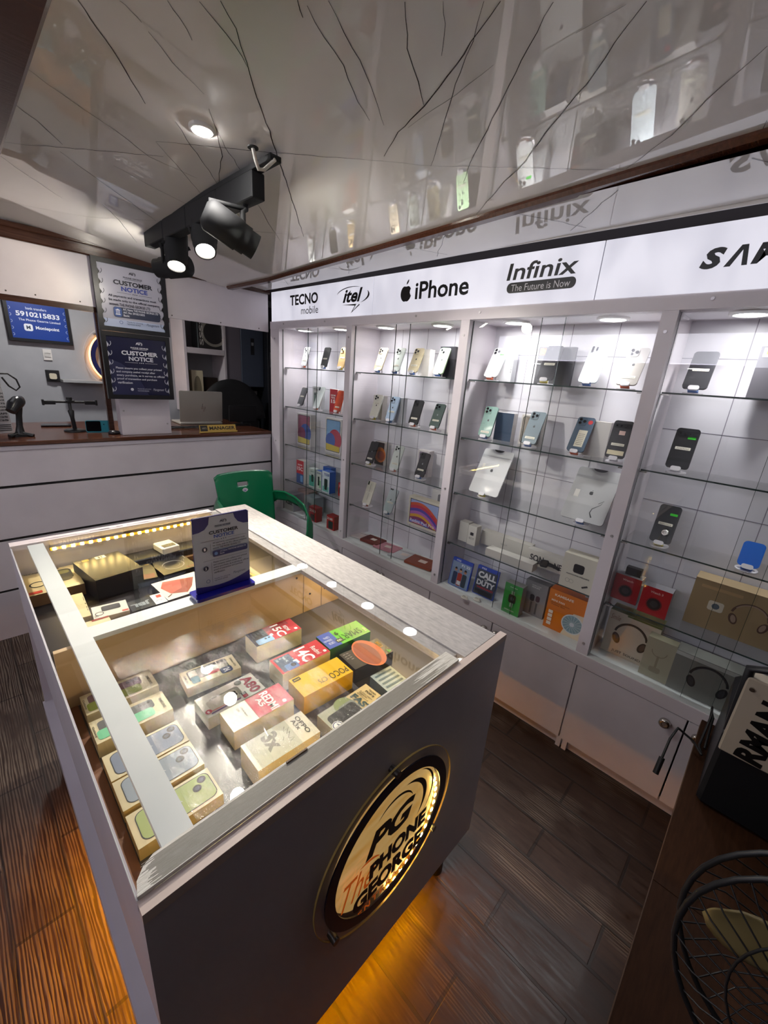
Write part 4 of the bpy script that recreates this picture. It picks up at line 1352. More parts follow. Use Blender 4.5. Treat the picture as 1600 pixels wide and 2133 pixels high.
H('silver white tablet leaning on the third shelf of the third bay, left side', 2, 2, 1.095, 28, '#cfd0d2', 'none', 0, .258, .178, .007, YE, name='tablet', cat='tablet', extra=lambda o, M, W, L: (band_top(o, M, W, L), MB().flat([(-W * .36, L * .52), (-W * .28, L * .52), (-W * .28, L * .66), (-W * .36, L * .66)], .0008, pm('#e6e4dc', .5), M).build('price_sticker', o)))


def cracked(o, M, W, L):
    band_top(o, M, W, L)
    MB().flat([(-W * .38, L * .42), (-W * .27, L * .42), (-W * .27, L * .56), (-W * .38, L * .56)], .0008, pm('#e6e4dc', .5), M).build('price_sticker', o)
    mb = MB()
    for q in band([(W * .20, L * .10), (W * .13, L * .18), (W * .15, L * .26), (W * .30, L * .36), (W * .34, L * .44), (W * .24, L * .37)], [.006, .004, .003, .002, .003, .002]):
        mb.flat(q, .0009, '#2a2c30', M)
    mb.build('crack_mark', o)


H('scratched space grey tablet on the third shelf of the third bay, right side', 2, 2, .575, 31, '#b4b5b6', 'none', 0, .262, .190, .007, BL, name='tablet', cat='tablet', trim='#33343a', extra=cracked)
M = phone_stand('empty blue phone stand on the third shelf of the right edge bay', -0.022, 2, 24, '#1f62c0')
mb = MB().prism(rrect(-.032, 0, .032, .095, .014), -.012, -.009, pm('#1f62c0', .35), M)
tag_par = [o for o in COL.objects if o.get('label') == 'empty blue phone stand on the third shelf of the right edge bay'][0]
mb.build('cradle', tag_par)


# ------------------------------------------------------------------ cartons on the wall shelves
def up(label, bay, lvl, x, y, w, h, d, prints, front, side=None, top=None, name='phone_box', cat='box', group='cartons on the wall shelves', dz=0.0, yaw=0.0):
    a = radians(yaw)
    M = frame((x, y, LV[lvl] + 0.0004 + dz), (sin(a), -cos(a), 0), (0, 0, 1))
    return carton(name, label, cat, M, w, h, d, prints, front, side, top, group)


def pr_text(col, *items):
    def f(d):
        for t, x0, y0, x1, y1 in items:
            d.tx(t, x0, y0, x1, y1, col, .03)
    return f


WB = '#e2e0dc'
up('white carton with a black phone picture behind the pale silver phone, far corner bay', 0, 1, 1.995, 2.69, .09, .172, .05, lambda d: d.tx('Y19s', .1, .82, .7, .93, '#3c3f40', .03).rr(.2, .1, .7, .74, .05, '#5f7a70').el(.35, .66, .05, '#1d2224'), '#cfd3d2', '#bcbec0')
up('red carton lettered 15 behind the orange phone, far corner bay', 0, 1, 1.995, 2.475, .09, .166, .05, pr_text('#f2e9e6', ('REDMI', .15, .70, .75, .77), ('Note', .2, .60, .7, .68), ('15', .2, .40, .75, .56)), '#b81f2e', '#d9d5d2')


def p_pad(c):
    def f(d):
        d.rr(.06, .05, .94, .96, .04, '#2c2a30').rr(.08, .065, .92, .945, .03, c[0]).el(.62, .40, .30, c[1]).el(.34, .36, .22, c[2]).poly([(.08, .07), (.92, .07), (.92, .22), (.08, .26)], c[3])
    return f


up('white tablet carton with a maroon and yellow screen, third shelf of far corner bay', 0, 2, 1.985, 2.835, .19, .255, .05, p_pad(('#9c5a72', '#3b5ea8', '#7f3f5a', '#d2c25a')), WB, '#c9c6c2', name='tablet_box')
up('white tablet carton with a light blue and red screen beside the post, far corner bay', 0, 2, 1.985, 2.455, .19, .262, .05, p_pad(('#88b4dc', '#b8485a', '#4a68b0', '#d8c04a')), WB, '#c9c6c2', name='tablet_box')
up('tall carton with a red top lettered 15C, fourth shelf of the far corner bay', 0, 3, 1.91, 2.775, .100, .19, .06, lambda d: d.rect(0, .42, 1, 1, '#b9202e').rect(0, 0, 1, .42, '#2f4a80').tx('15C', .1, .56, .9, .72, '#f1e8e8', .03).tx('REDMI', .2, .78, .8, .84, '#f1e8e8', .02).rr(.55, .08, .9, .36, .04, '#6f9fd0'), '#b9202e', '#d6d2cc')
up('white and teal phone carton, fourth shelf of the far corner bay', 0, 3, 1.92, 2.628, .078, .15, .05, lambda d: d.rect(.08, .06, .92, .62, '#57a79a').rr(.45, .3, .8, .7, .04, '#1f2528').tx('tecno', .3, .84, .9, .9, '#5a7f7a', .02), '#d5dcd8', '#c6ccca')
up('narrow white and green phone carton between the teal and the blue one', 0, 3, 1.93, 2.545, .066, .146, .05, lambda d: d.rr(.3, .2, .6, .7, .04, '#2a2f30').rect(.6, .1, .9, .5, '#8fc79a').tx('SPARK', .1, .84, .9, .92, '#3b5a94', .02), '#dbe0d8', '#2b55a8')
up('royal blue phone carton with a dark phone picture, fourth shelf of the far corner bay', 0, 3, 1.912, 2.435, .092, .168, .06, lambda d: d.rect(.02, .02, .98, .98, '#d8e2ea').rr(.3, .1, .75, .66, .05, '#2c3a3e').rect(.1, .06, .9, .3, '#7fc0b8').rr(.34, .14, .7, .6, .04, '#26302f').tx('T528', .25, .80, .95, .92, '#2b3f94', .03), '#d8e2ea', '#2a51b0', '#3a62bc')
up('blue and white carton tucked behind the others, fourth shelf of the far corner bay', 0, 3, 2.0, 2.535, .10, .172, .05, None, '#2f58ae', '#2a4a98')
up('thin red carton by the post, fourth shelf of the far corner bay', 0, 3, 1.945, 2.295, .055, .105, .04, lambda d: d.rr(.2, .2, .8, .6, .06, '#1e1e22').tx('2163', .15, .7, .85, .85, '#e8dede', .03), '#b01f2c', '#8c1824')
up('grey carton with black script in the bottom of the far corner bay', 0, 4, 1.885, 2.898, .13, .150, .11, lambda d: d.tx('KSix', .12, .35, .9, .62, '#1d1e22', .05).rr(.2, .75, .5, .9, .05, '#55575c'), '#b9b7b4', '#8f8d96', name='gadget_box')
up('dusty pink carton behind the grey one in the bottom of the far corner bay', 0, 4, 1.99, 2.84, .16, .175, .09, None, '#a88c88', '#8f7672', name='gadget_box')
up('smoky clear carton in the bottom of the far corner bay', 0, 4, 1.94, 2.685, .13, .165, .10, lambda d: d.rr(.3, .1, .7, .7, .05, '#5d686e'), '#9da6aa', '#838b92', name='gadget_box')
up('red keypad phone carton in the bottom of the far corner bay, left one', 0, 4, 1.885, 2.56, .098, .118, .06, lambda d: d.rr(.2, .08, .8, .5, .05, '#3a2226').tx('2160', .1, .66, .9, .86, '#f0e2e0', .04), '#b81c28', '#8e1620')
up('red keypad phone carton in the bottom of the far corner bay, by the post', 0, 4, 1.885, 2.33, .090, .110, .06, lambda d: d.rr(.25, .06, .85, .62, .05, '#23262c').tx('2160', .06, .70, .8, .88, '#f0e2e0', .04), '#b81c28', '#8e1620')
up('slim white carton behind the beige phone, second bay', 1, 0, 1.985, 1.635, .08, .150, .045, None, '#dedad2', '#d2cdca')
up('black carton behind the light green phone, second bay', 1, 0, 1.99, 1.475, .105, .166, .04, None, '#26262b', '#1d1d20')
up('white carton behind the cream white phone, second bay', 1, 1, 1.99, 2.0, .085, .160, .045, lambda d: d.rect(.2, .55, .8, .7, '#c9bea2'), '#dcd9d2', '#cfcac2')
up('grey white carton behind the pale blue phone, second bay', 1, 1, 1.99, 1.825, .088, .160, .045, None, '#d3d6da', '#bfc1c6')
up('white carton beside the post on the second shelf of the second bay', 1, 1, 1.965, 1.365, .075, .125, .05, None, '#dcd8d8', '#cbc6c6')
up('black carton with an orange planet picture, third shelf of the second bay', 1, 2, 2.02, 1.985, .09, .156, .045, lambda d: d.rect(.03, .02, .97, .98, '#2a1a14').el(.6, .45, .34, '#c9702c').el(.7, .42, .22, '#8e3f1e'), '#2a2422', '#c9c3ba')
up('white carton with a rosy grey phone picture, third shelf of the second bay', 1, 2, 2.02, 1.595, .092, .165, .045, lambda d: d.rr(.12, .1, .88, .94, .06, '#8c7f92').el(.32, .82, .07, '#2b2830').el(.55, .72, .07, '#2b2830').rr(.2, .12, .84, .5, .05, '#4a4350'), '#ddd8d8', '#cdc8c8')


def p_padpro(d):
    d.rect(.05, .08, .97, .92, '#2a2336').rect(.07, .1, .95, .90, '#9fb0dc')
    for k, c in enumerate(('#d25a3c', '#c23a58', '#5a4aa8', '#b06ab8', '#d8a23c', '#8a3a6a', '#6a7ad0', '#cf7a8c')):
        d.poly([(.07 + .11 * (x / 10) * 8, max(.10, min(.90, .12 + .085 * k + (.30 * sin(x / 10 * pi * .8) - .02 * k) * (1 - .1 * k)))) for x in range(11)] + [(.95, .10), (.07, .10)] if k == 99 else
               [(.07 + .88 * x / 12, max(.1, min(.9, .78 - .10 * k + .12 * sin(pi * x / 12) - .30 * (x / 12) ** 2))) for x in range(13)] + [(.95, .10), (.07, .10)], c)
    d.tx('Redmi Pad Pro', .09, .13, .88, .24, '#f3eef4', .01)


up('cream tablet carton with rainbow stripes on its screen, fourth shelf of the second bay', 1, 3, 1.925, 1.475, .245, .188, .05, p_padpro, '#dcd6c6', '#c9c2b0', name='tablet_box')
up('white tablet carton standing behind the rainbow striped one, second bay', 1, 3, 2.04, 1.43, .16, .235, .04, lambda d: d.rr(.3, .5, .95, .9, .05, '#77787e'), '#d6d4d4', '#c4c2c4', name='tablet_box')
up('white carton behind the green stickered phone, third bay', 2, 0, 2.03, 1.13, .082, .152, .045, lambda d: d.tx('15', .86, .3, .95, .5, '#5a5a5a'), '#d6d8da', '#c6c8cc')
up('large dark folio carton with an orange square sticker, top shelf of the third bay', 2, 0, 2.03, .875, .175, .170, .02, lambda d: d.rect(.03, .78, .24, .97, '#e07a3a').rect(.06, .82, .2, .93, '#d8b04a').poly([(.05, .1), (.3, .3), (.25, .6), (.08, .5)], '#4a4d52'), '#3a3b40', '#2a2b2e')
up('dark blue carton behind the sea green phone, third bay', 2, 1, 2.01, 1.075, .10, .145, .04, None, '#3d5068', '#c9c6c6')
up('white carton with a bronze phone picture behind the blue grey phone, third bay', 2, 1, 2.01, .925, .112, .148, .045, lambda d: d.rr(.06, .05, .94, .95, .08, '#5c5852').rr(.1, .07, .9, .93, .07, '#a39a8c').poly([(.3, .9), (.7, .9), (.5, .5)], '#6d665c'), '#dad6cf', '#cbc6c0')
up('white carton behind the deep blue phone, third bay', 2, 1, 2.01, .612, .10, .156, .045, None, '#d9d6d2', '#c9c5c2')
up('slim white carton with a small black watch, left end of the fourth shelf, third bay', 2, 3, 1.955, 1.135, .055, .115, .05, lambda d: d.rr(.3, .5, .7, .66, .03, '#22242a').lines(['band', '38mm'], .2, .8, .4, .06, '#5a5a5a'), '#e0ded6', '#cfccc4', name='accessory_box')
up('slim white carton furthest left on the fourth shelf of the third bay', 2, 3, 1.965, 1.20, .06, .118, .05, None, '#d4d2cb', '#c4c1b9', name='accessory_box')
up('long low white carton at the back of the fourth shelf, third bay', 2, 3, 2.03, .965, .30, .082, .05, lambda d: d.tx('ipad', .42, .4, .55, .55, '#b5b3ac'), '#dedbd2', '#cfccc2', name='accessory_box')
up('flat long white carton lying in front of the low one, third bay', 2, 3, 1.90, .87, .27, .042, .06, None, '#dad7cf', '#cfccc4', '#e2dfd6', name='accessory_box')
up('white carton with large dark capitals behind the smartwatch, third bay', 2, 3, 2.0, .722, .19, .080, .05, lambda d: d.tx('SO', .10, .28, .34, .72, '#25262c', .03).tx('N', .36, .28, .48, .72, '#25262c', .03).tx('NE', .78, .22, .98, .62, '#25262c', .03), '#dfdcd4', '#cfccc4', name='accessory_box')
up('cream carton picturing a square black watch, right end of the fourth shelf, third bay', 2, 3, 1.89, .52, .15, .168, .07, lambda d: d.rr(.34, .50, .66, .76, .06, '#17181c').rr(.38, .54, .62, .72, .04, '#08090b').tx('WATCH FOR WELLNESS', .16, .40, .86, .44, '#3c3b38', .02).ring(.24, .22, .05, .06, '#a9a69c').ring(.36, .22, .05, .06, '#a9a69c').el(.78, .18, .09, '#d9d6c8').line([(.7, .14), (.86, .22)], .05, '#2b2c2e'), '#dedacb', '#c8c3b2', name='watch_box')
sw = thing('smartwatch', 'black smartwatch with its strap open, lying against the white lettered carton', 'watch', (1.95, .70, LV[3] + .04), None)
Mw = frame((1.955, .70, LV[3] + .045), (0, -1, .12), (.75, .1, .65))
MB().prism(rrect(-.019, -.02, .019, .02, .008), 0, .009, pm('#2e3034', .2, .5), Mw).build('watch_case', sw)
MB().prism(rrect(-.016, -.017, .016, .017, .006), .0092, .0098, pm('#0a0b0d', .08), Mw).build('screen', sw)
for s_ in (-1, 1):
    MB().grid(lambda u, v: tuple(Mw @ Vector((s_ * (.019 + .05 * u), (v - .5) * .022 * (1 - .3 * u), .005 - .03 * u * u))), 8, 2, '#1c1d20', thick=.002).build('strap', sw)


def game(label, y, x, prints, base):
    M = frame((x, y, ZB + .0036), (0, -1, 0), (.18, 0, 1))
    o = thing('game_case', label, 'game case', (x, y, ZB), 'game cases in the bottom of the third bay')
    MB().prism(rrect(-.0675, 0, .0675, .17, .004), -.014, 0, pm('#2b4ec0', .2, 0, 0, .5), M).build('case_shell', o)
    mb = MB().flat([(-.064, .003), (.064, .003), (.064, .150), (-.064, .150)], .0004, base, M).flat([(-.064, .152), (.064, .152), (.064, .166), (-.064, .166)], .0004, '#2747b0', M)
    d = Draw(mb, M, .135, .17, .0006)
    prints(d)
    d.tx('PS5', .2, .905, .42, .96, '#dfe4f2', .03)
    mb.build('cover_print', o)
    return o


def g1(d):
    for x, c, s_ in ((.26, '#2d3a5a', '#b98a6e'), (.5, '#a63a2e', '#c49878'), (.74, '#33424e', '#a87c60')):
        d.rr(x - .11, .06, x + .11, .52, .05, c).el(x, .60, .055, s_).poly([(x - .06, .62), (x + .06, .62), (x + .04, .69), (x - .04, .69)], '#221a16')
    d.tx('F1 22', .5, .76, .92, .84, '#e8ecf2', .03).rect(.42, .1, .6, .24, '#c8ccd0')


def g2(d):
    d.tx('CALL', .10, .60, .94, .82, '#d9dce0', .05).tx('OF', .42, .545, .58, .59, '#d9dce0', .04).tx('DUTY', .10, .34, .94, .53, '#c9ccd2', .05).tx('VANGUARD', .14, .24, .92, .31, '#a8323a', .04).rect(.1, .04, .9, .2, '#23262e')


game('blue game case with three figures on its cover, in the bottom of the third bay', 1.150, 1.90, g1, '#7f95b4')
game('blue game case with large pale capitals, right of the other case, third bay', .995, 1.925, g2, '#3a4352')
up('bright green carton picturing a square watch, bottom of the third bay', 2, 4, 1.885, .803, .098, .172, .05, lambda d: d.rr(.3, .38, .72, .66, .06, '#1f2a26').rect(.42, .66, .6, .78, '#8fae98').rect(.42, .24, .6, .38, '#8fae98').el(.51, .52, .06, '#4a5a58').tx('smart watch', .3, .88, .72, .92, '#d3e6cf', .02).tx('GREEN LION', .16, .1, .72, .14, '#d3e6cf', .02), '#2f9a45', '#8a8d8c', name='watch_box')
up('grey carton picturing two watches on stands, bottom of the third bay', 2, 4, 1.97, .72, .12, .192, .05, lambda d: d.rr(.3, .42, .5, .62, .05, '#23242a').rr(.56, .44, .74, .62, .05, '#4d3038').rect(.36, .06, .44, .4, '#5a5b60').rect(.6, .06, .68, .4, '#5a5b60').tx('SERIES', .3, .82, .66, .86, '#d6d6d8', .02).tx('GREEN LION', .3, .88, .7, .91, '#d6d6d8', .02), '#8b8b8d', '#77777a', name='watch_box')


def p_fan(d):
    d.rect(0, .55, 1, 1, '#dd7a1c').poly([(.50, 0), (1, 0), (1, .62), (.72, .60)], '#e4d6bc').el(.74, .33, .24, '#d3dfe2').el(.74, .33, .215, '#7fa2ae')
    for k in range(16):
        a = 2 * pi * k / 16
        d.line([(.74 + .05 * cos(a), .33 + .05 * sin(a)), (.74 + .25 * cos(a + .3), .33 + .21 * sin(a + .3))], .006, '#cfe0e4')
    d.el(.74, .33, .05, '#cfdde2')
    for k in range(4): d.rect(.08, .1 + .1 * k, .2, .18 + .1 * k, '#efe3d2')
    d.tx('KAMISAFE', .16, .86, .66, .92, '#fbe9d6', .03).tx('MINI FAN', .10, .72, .45, .77, '#fbe9d6', .02).lines(['Rechargeable', 'Table fan'], .1, .6, .70, .04, '#7a3a10')


up('orange carton picturing a round pale blue desk fan, bottom of the third bay', 2, 4, 1.925, .545, .182, .215, .10, p_fan, '#d9751a', '#c8641a', name='fan_box')
for i, (px, py) in enumerate(((968, 1245), (994, 1249))):
    p = at(px, py, 2, ZB + .008)
    pts = []
    for k in range(60):
        a = k * .42
        r = .017 - .0001 * k
        pts.append((p.x + r * cos(a) * .8, p.y + r * 1.3 * sin(a), ZB + .004 + .00022 * k + .001 * sin(k)))
    o = MB().tube(pts, .0018, pm('#dcd9cf', .4), 6).build('charging_cable', None, loc=(p.x, p.y, ZB))
    tag(o, 'coiled white charging cable on the floor of the third bay, %s one' % ('left' if i == 0 else 'right'), 'cable', 'coiled charging cables')
# loose booklets and pouches in the bottom of the second bay
for lab, px, py, w, h, c, yaw, hh in (('white leaflet at the far left of the pile in the bottom of the second bay', 745, 1120, .11, .17, '#d9d0ce', 25, .006), ('brown leather pouch near the left of the pile, second bay', 770, 1127, .12, .16, '#6e2a20', 15, .016), ('pink and white booklet in the middle of the pile, second bay', 798, 1143, .12, .18, '#c98a96', 20, .010),
                                     ('white booklet right of the pink one, second bay', 832, 1160, .14, .19, '#cfcfd2', 35, .006), ('brown leather pouch at the right end of the pile, second bay', 857, 1180, .14, .20, '#8a4026', 22, .014), ('reddish brown pouch against the right post, second bay', 900, 1200, .06, .12, '#7c3a2a', 10, .012)):
    p = at(px, py, 2, ZB + hh)
    x = 1.985
    Mf = frame((x, p.y, ZB + hh + .004), (sin(radians(yaw)) * .4, -1, 0), (1, .25, 0))
    mb = MB().prism(rrect(-h / 2, -w / 2, h / 2, w / 2, .006), -hh, 0, pm(c, .45), Mf)
    mb.flat([(-h * .12, -w * .14), (h * .16, -w * .14), (h * .16, w * .16), (-h * .12, w * .16)], .0004, pm('#e4d4cc', .5), Mf)
    mb.flat([(-h * .4, w * .3), (h * .4, w * .3), (h * .4, w * .33), (-h * .4, w * .33)], .0004, pm('#4a2a24', .5), Mf)
    tag(mb.build('booklet' if 'let' in lab.split(' at ')[0] and 'leather' not in lab or 'booklet' in lab else 'leather_pouch', None, loc=(x, p.y, ZB)), lab, 'pouch' if 'pouch' in lab else 'booklet', 'papers and pouches in the bottom of the second bay')
up('dark grey carton with a pale printed corner, top shelf of the right edge bay', 3, 0, 2.0, .035, .22, .172, .06, lambda d: d.rect(.04, .80, .96, .98, '#c9d4d6').rect(.08, .85, .2, .93, '#c9c23a').rect(.24, .85, .36, .93, '#d8a23a').rr(.28, .2, .9, .3, .02, '#2b2c30'), '#6d6c72', '#4c4b50')
up('red round watch carton, left of the two in the right edge bay', 3, 3, 1.965, .332, .105, .122, .06, lambda d: d.el(.5, .42, .24, '#7c2028').el(.5, .42, .2, '#1c1c20').el(.5, .42, .12, '#3f3a3c').tx('Watch', .3, .8, .7, .88, '#e8b8b4', .02), '#b0202a', '#9c9ba0', name='watch_box')
up('red round watch carton, right of the two in the right edge bay', 3, 3, 1.93, .213, .105, .124, .06, lambda d: d.el(.5, .42, .24, '#7c2028').el(.5, .42, .2, '#1c1c20').el(.5, .42, .12, '#34383c').tx('Watch 3', .28, .8, .72, .88, '#e8b8b4', .02), '#b0202a', '#8c8a90', name='watch_box')
up('tiny black carton on top of the left red watch carton', 3, 3, 1.985, .325, .06, .035, .03, None, '#24232a', '#1c1b20', name='accessory_box', dz=.1225)


def headphones(d, cx, cy, r, c='#26262a', c2='#3a3a40', pad=.16):
    d.ring(cx, cy, r * .92, r * 1.06, c, 8, 172)
    d.ring(cx, cy, r * .90, r * .98, c2, 30, 150)
    u = d.h / d.w
    for s_, tilt in ((-1, .35), (1, -.35)):
        ex, ey = cx + s_ * r * .92 * u, cy - r * .18
        pts = []
        for k in range(24):
            t = 2 * pi * k / 24
            a, b_ = r * .24 * cos(t), r * .42 * sin(t)
            pts.append((ex + (a * cos(tilt) - b_ * sin(tilt) - s_ * r * .1) * u, ey + a * sin(tilt) + b_ * cos(tilt) - r * .2))
        d.poly(pts, c)
        d.poly([(ex + (x - ex) * .6 - s_ * .012, ey - r * .2 + (y - ey + r * .2) * .7) for x, y in pts], c2)


def p_just(d):
    headphones(d, .5, .52, .30, '#2a2622', '#4a3f36')
    d.tx('JUST SOUND', .22, .06, .80, .13, '#2a2723', .0).tx('Smile', .04, .80, .24, .92, '#8c6a5a', .0, .3).rect(.35, .96, 1, 1, '#4c5a2e')


def p_hpg(d):
    headphones(d, .52, .52, .34, '#1f1f22', '#33343a')
    d.rect(0, .90, 1, .99, '#b9bcb8')


def p_brown(d):
    headphones(d, .62, .5, .27, '#5a4238', '#a58f80')
    d.rr(.2, .42, .36, .62, .04, '#d9d2c2').el(.28, .52, .06, '#5b6a78').tx('7-X', .86, .34, .98, .44, '#c9b79a', .03).rect(.08, .84, .5, .9, '#b99a72')


up('cream and brown carton picturing padded headphones, fourth shelf of the right edge bay', 3, 3, 1.995, -.045, .31, .205, .09, p_brown, '#a08a68', '#b59e7a', name='headphone_box')
up('cream carton lettered JUST SOUND with black headphones, bottom of the right edge bay', 3, 4, 1.955, .262, .205, .215, .09, p_just, '#bdb4a4', '#8a867c', '#5c6236', name='headphone_box')
up('small beige carton with a faint goblet like picture, between the headphone cartons', 3, 4, 1.905, .140, .105, .185, .05, lambda d: d.ring(.5, .72, .14, .155, '#857f6c', 180, 360).rect(.46, .3, .54, .6, '#8f8a76').rr(.3, .16, .7, .3, .05, '#958f7c'), '#a8a590', '#98957f', name='gadget_box')
up('grey carton picturing black headphones nearest the desk, bottom of the right edge bay', 3, 4, 1.90, -.03, .235, .180, .08, p_hpg, '#7d7f7a', '#8c8e8a', name='headphone_box')

# ------------------------------------------------------------------ manager's counter
CT = 1.21
cn = thing('service_counter', 'long white panelled counter with a dark red-brown wooden top across the back', 'counter', (0.3, YB + .3, 0))
MB().box(XL + .01, YB - .014, CT - .024, HX - .001, 3.95, CT, WOODR, b=.004).build('counter_top', cn)
mb = MB().box(XL + .01, YB + .012, 0, HX - .002, YB + .03, CT - .025, DARK)
mb.build('backing_board', cn)
for z0, z1 in ((.0, .305), (.322, .626), (.643, .942), (.959, CT - .026)):
    MB().box(XL + .01, YB, z0, HX - .002, YB + .0115, z1, LAV if z1 < .35 else WHITE).build('front_panel', cn)
MB().box(XL + .01, YB - .006, CT - .05, HX - .002, YB - .0005, CT - .026, LAV).build('under_lip', cn)
MB().box(XL + .01, 3.93, 0, HX - .002, 3.948, CT - .025, LAV).build('back_panel', cn)
# pillar box and two framed posters
pl = tag(MB().box(.768, 3.175, CT + .0005, 1.078, 3.26, 1.50, WHITE, b=.001).cyl((.79, 3.175, 1.37), (.79, 3.172, 1.37), .006, SCREW, n=8).cyl((1.055, 3.175, 1.28), (1.055, 3.172, 1.28), .006, SCREW, n=8).build('pillar_box', None, loc=(.92, 3.2, CT)), 'white box pillar standing on the counter under the framed posters', 'pillar')
tag(MB().box(.725, 3.30, CT + .0005, .755, 3.33, 1.97, WOODD, b=.002).build('wooden_post', None, loc=(.74, 3.3, CT)), 'thin dark wooden post on the counter left of the white pillar', 'post')


def poster(label, z0, z1, x0, x1, draw, base):
    t = thing('framed_poster', label, 'poster', ((x0 + x1) / 2, 3.09, z0), 'framed customer notices')
    M = frame(((x0 + x1) / 2, 3.062, z0), (1, 0, 0), (0, 0, 1))
    w, h = x1 - x0, z1 - z0
    b_ = .026
    MB().prism([(-w / 2, 0), (w / 2, 0), (w / 2, h), (-w / 2, h)], -.026, 0, pm('#15161a', .35), M, holes=[rrect(-w / 2 + b_, b_, w / 2 - b_, h - b_, .001, 1)]).build('frame', t)
    mb = MB().flat([(-w / 2 + b_, b_), (w / 2 - b_, b_), (w / 2 - b_, h - b_), (-w / 2 + b_, h - b_)], -.008, pm(base, .25), M)
    d = Draw(mb, frame(M @ Vector((0, b_, -.008)), (1, 0, 0), (0, 0, 1)), w - 2 * b_, h - 2 * b_)
    draw(d)
    mb.build('print', t)
    return t


def scallops(d, c1, c2):
    for k in range(6):
        y = .08 + .155 * k
        for sx in (0, 1):
            d.poly([(sx, y - .05), (sx + (.035 if sx == 0 else -.035), y), (sx, y + .06)], c1)
            d.ring(sx + (.012 if sx == 0 else -.012), y + .03, .05, .058, c2, *((-70, 30) if sx == 0 else (150, 250)))


def notice_head(d, c, c2):
    d.pglogo(.52, .905, .075, c).tx('PHONE GEORGE', .38, .82, .68, .845, c, .03).rect(.40, .805, .66, .81, c)
    d.tx('CUSTOMER', .22, .70, .84, .775, c, .035).tx('NOTICE', .33, .605, .75, .68, c2, .035)
    d.line([(.26, .575), (.48, .575)], .004, c).line([(.60, .575), (.82, .575)], .004, c)
    for x in (.51, .54, .57): d.el(x, .575, .008, c)


def d_top(d):
    d.rect(0, 0, 1, .13, '#b9c6e2')
    scallops(d, '#16171c', '#1c1d2c')
    notice_head(d, '#17172a', '#31459c')
    d.lines(['All payments and transactions must', 'be made only to the official company', 'account: THE PHONE GEORGE LTD'], .12, .93, .53, .065, '#26263a', .025)
    d.rr(.17, .17, .93, .335, .04, '#2e3650').rr(.175, .175, .30, .33, .04, '#3c5a9c').rect(.20, .205, .275, .22, '#dfe4f0').poly([(.195, .28), (.28, .28), (.2375, .305)], '#dfe4f0')
    for x in (.21, .232, .254): d.rect(x, .222, x + .01, .278, '#dfe4f0')
    d.lines(['A/C Name: THE PHONE GEORGE LTD', 'A/C No: 5910215833', 'Bank:'], .32, .90, .325, .05, '#d5d9e6', .02)
    d.ring(.27, .085, .022, .028, '#2c4a94').lines(['Thanks for choosing', 'THE PHONE GEORGE'], .36, .62, .115, .035, '#2c3c6c').tx('Management', .68, .06, .90, .12, '#2c3c6c', -.005, .4)


def d_low(d):
    d.poly([(0, 0), (.62, 0), (.45, .35), (.2, .55), (0, .62)], '#20244c')
    scallops(d, '#c9cbdc', '#d5d7e4')
    notice_head(d, '#dfe0ea', '#cfd1e0')
    d.lines(['Please ensure you collect your printed', 'and company sealed receipt after', 'every purchase, as it serves as official', 'proof of transaction and purchase', 'verification'], .10, .93, .49, .062, '#c9cbd9', .025)
    d.el(.33, .10, .026, '#dfe0ea').lines(['Thanks for choosing', 'THE PHONE GEORGE'], .42, .66, .125, .035, '#a9adc4').tx('Management', .70, .07, .90, .13, '#c9cbd9', -.005, .4)


poster('upper framed poster, grey with dark heading, above the navy one', 1.852, 2.240, .690, 1.082, d_top, '#b6b6c6')
poster('lower framed poster, navy blue with white heading, below the grey one', 1.455, 1.850, .690, 1.076, d_low, '#1d1f3e')

# things on the counter
t = thing('barcode_scanner', 'black handheld barcode scanner in its stand at the left end of the counter', 'scanner', (.25, 3.29, CT))
MB().prism([(x, y) for x, y in ell(.255, 3.29, .055, .04)], CT + .0004, CT + .014, BLACKP).tube([(.205, 3.24, CT + .006), (.255, 3.29, CT + .022), (.315, 3.25, CT + .006)], .011, BLACKP, 8).build('base', t)
MB().tube([(.258, 3.292, CT + .01), (.262, 3.295, CT + .06), (.268, 3.29, CT + .12), (.272, 3.285, CT + .17)], [.026, .016, .015, .02], BLACKP, 12).build('stem', t)
hd = MB().tube([(.232, 3.245, CT + .150), (.252, 3.265, CT + .185), (.274, 3.29, CT + .20), (.292, 3.31, CT + .205), (.30, 3.32, CT + .2)], [.026, .036, .037, .030, .016], pm('#26272b', .28), 16, sx=.85).build('head', t)
MB().tube([(.245, 3.236, CT + .205), (.262, 3.256, CT + .226)], .008, pm('#5a5c60', .3), 8).build('trigger', hd)
t = thing('display_card', 'tall white price card with black words and a black loop, behind the scanner', 'card', (.2, 3.42, CT))
Mc = frame((.19, 3.43, CT + .0005), (1, .35, 0), (0, .06, 1))
mb = MB().prism([(-.12, 0), (.055, 0), (.042, .36), (-.10, .36)], -.01, 0, pm('#cfcfd0', .35), Mc)
d = Draw(mb, Mc, .24, .36)
for k, r in enumerate(['WRIST WATCH', 'GLASSES', 'PLATINUM LACE', 'BRACELETS', 'EARRINGS', 'JEWELRIES', 'FACE CAPS', 'WIGS', 'BAGS']):
    d.tx(r, .24, .64 - .055 * k, .68, .67 - .055 * k, '#1a1a1c', .04)
d.rect(.3, .74, .66, .96, '#2b2b2e').rect(.34, .78, .62, .84, '#e2e2e2').rect(.38, .88, .58, .92, '#e2e2e2')
for k in range(4): d.rect(.2, .04 + .03 * k, .7, .055 + .03 * k, '#3a3a3d')
mb.build('card', t)
p0 = Mc @ Vector((.035, .35, .004))
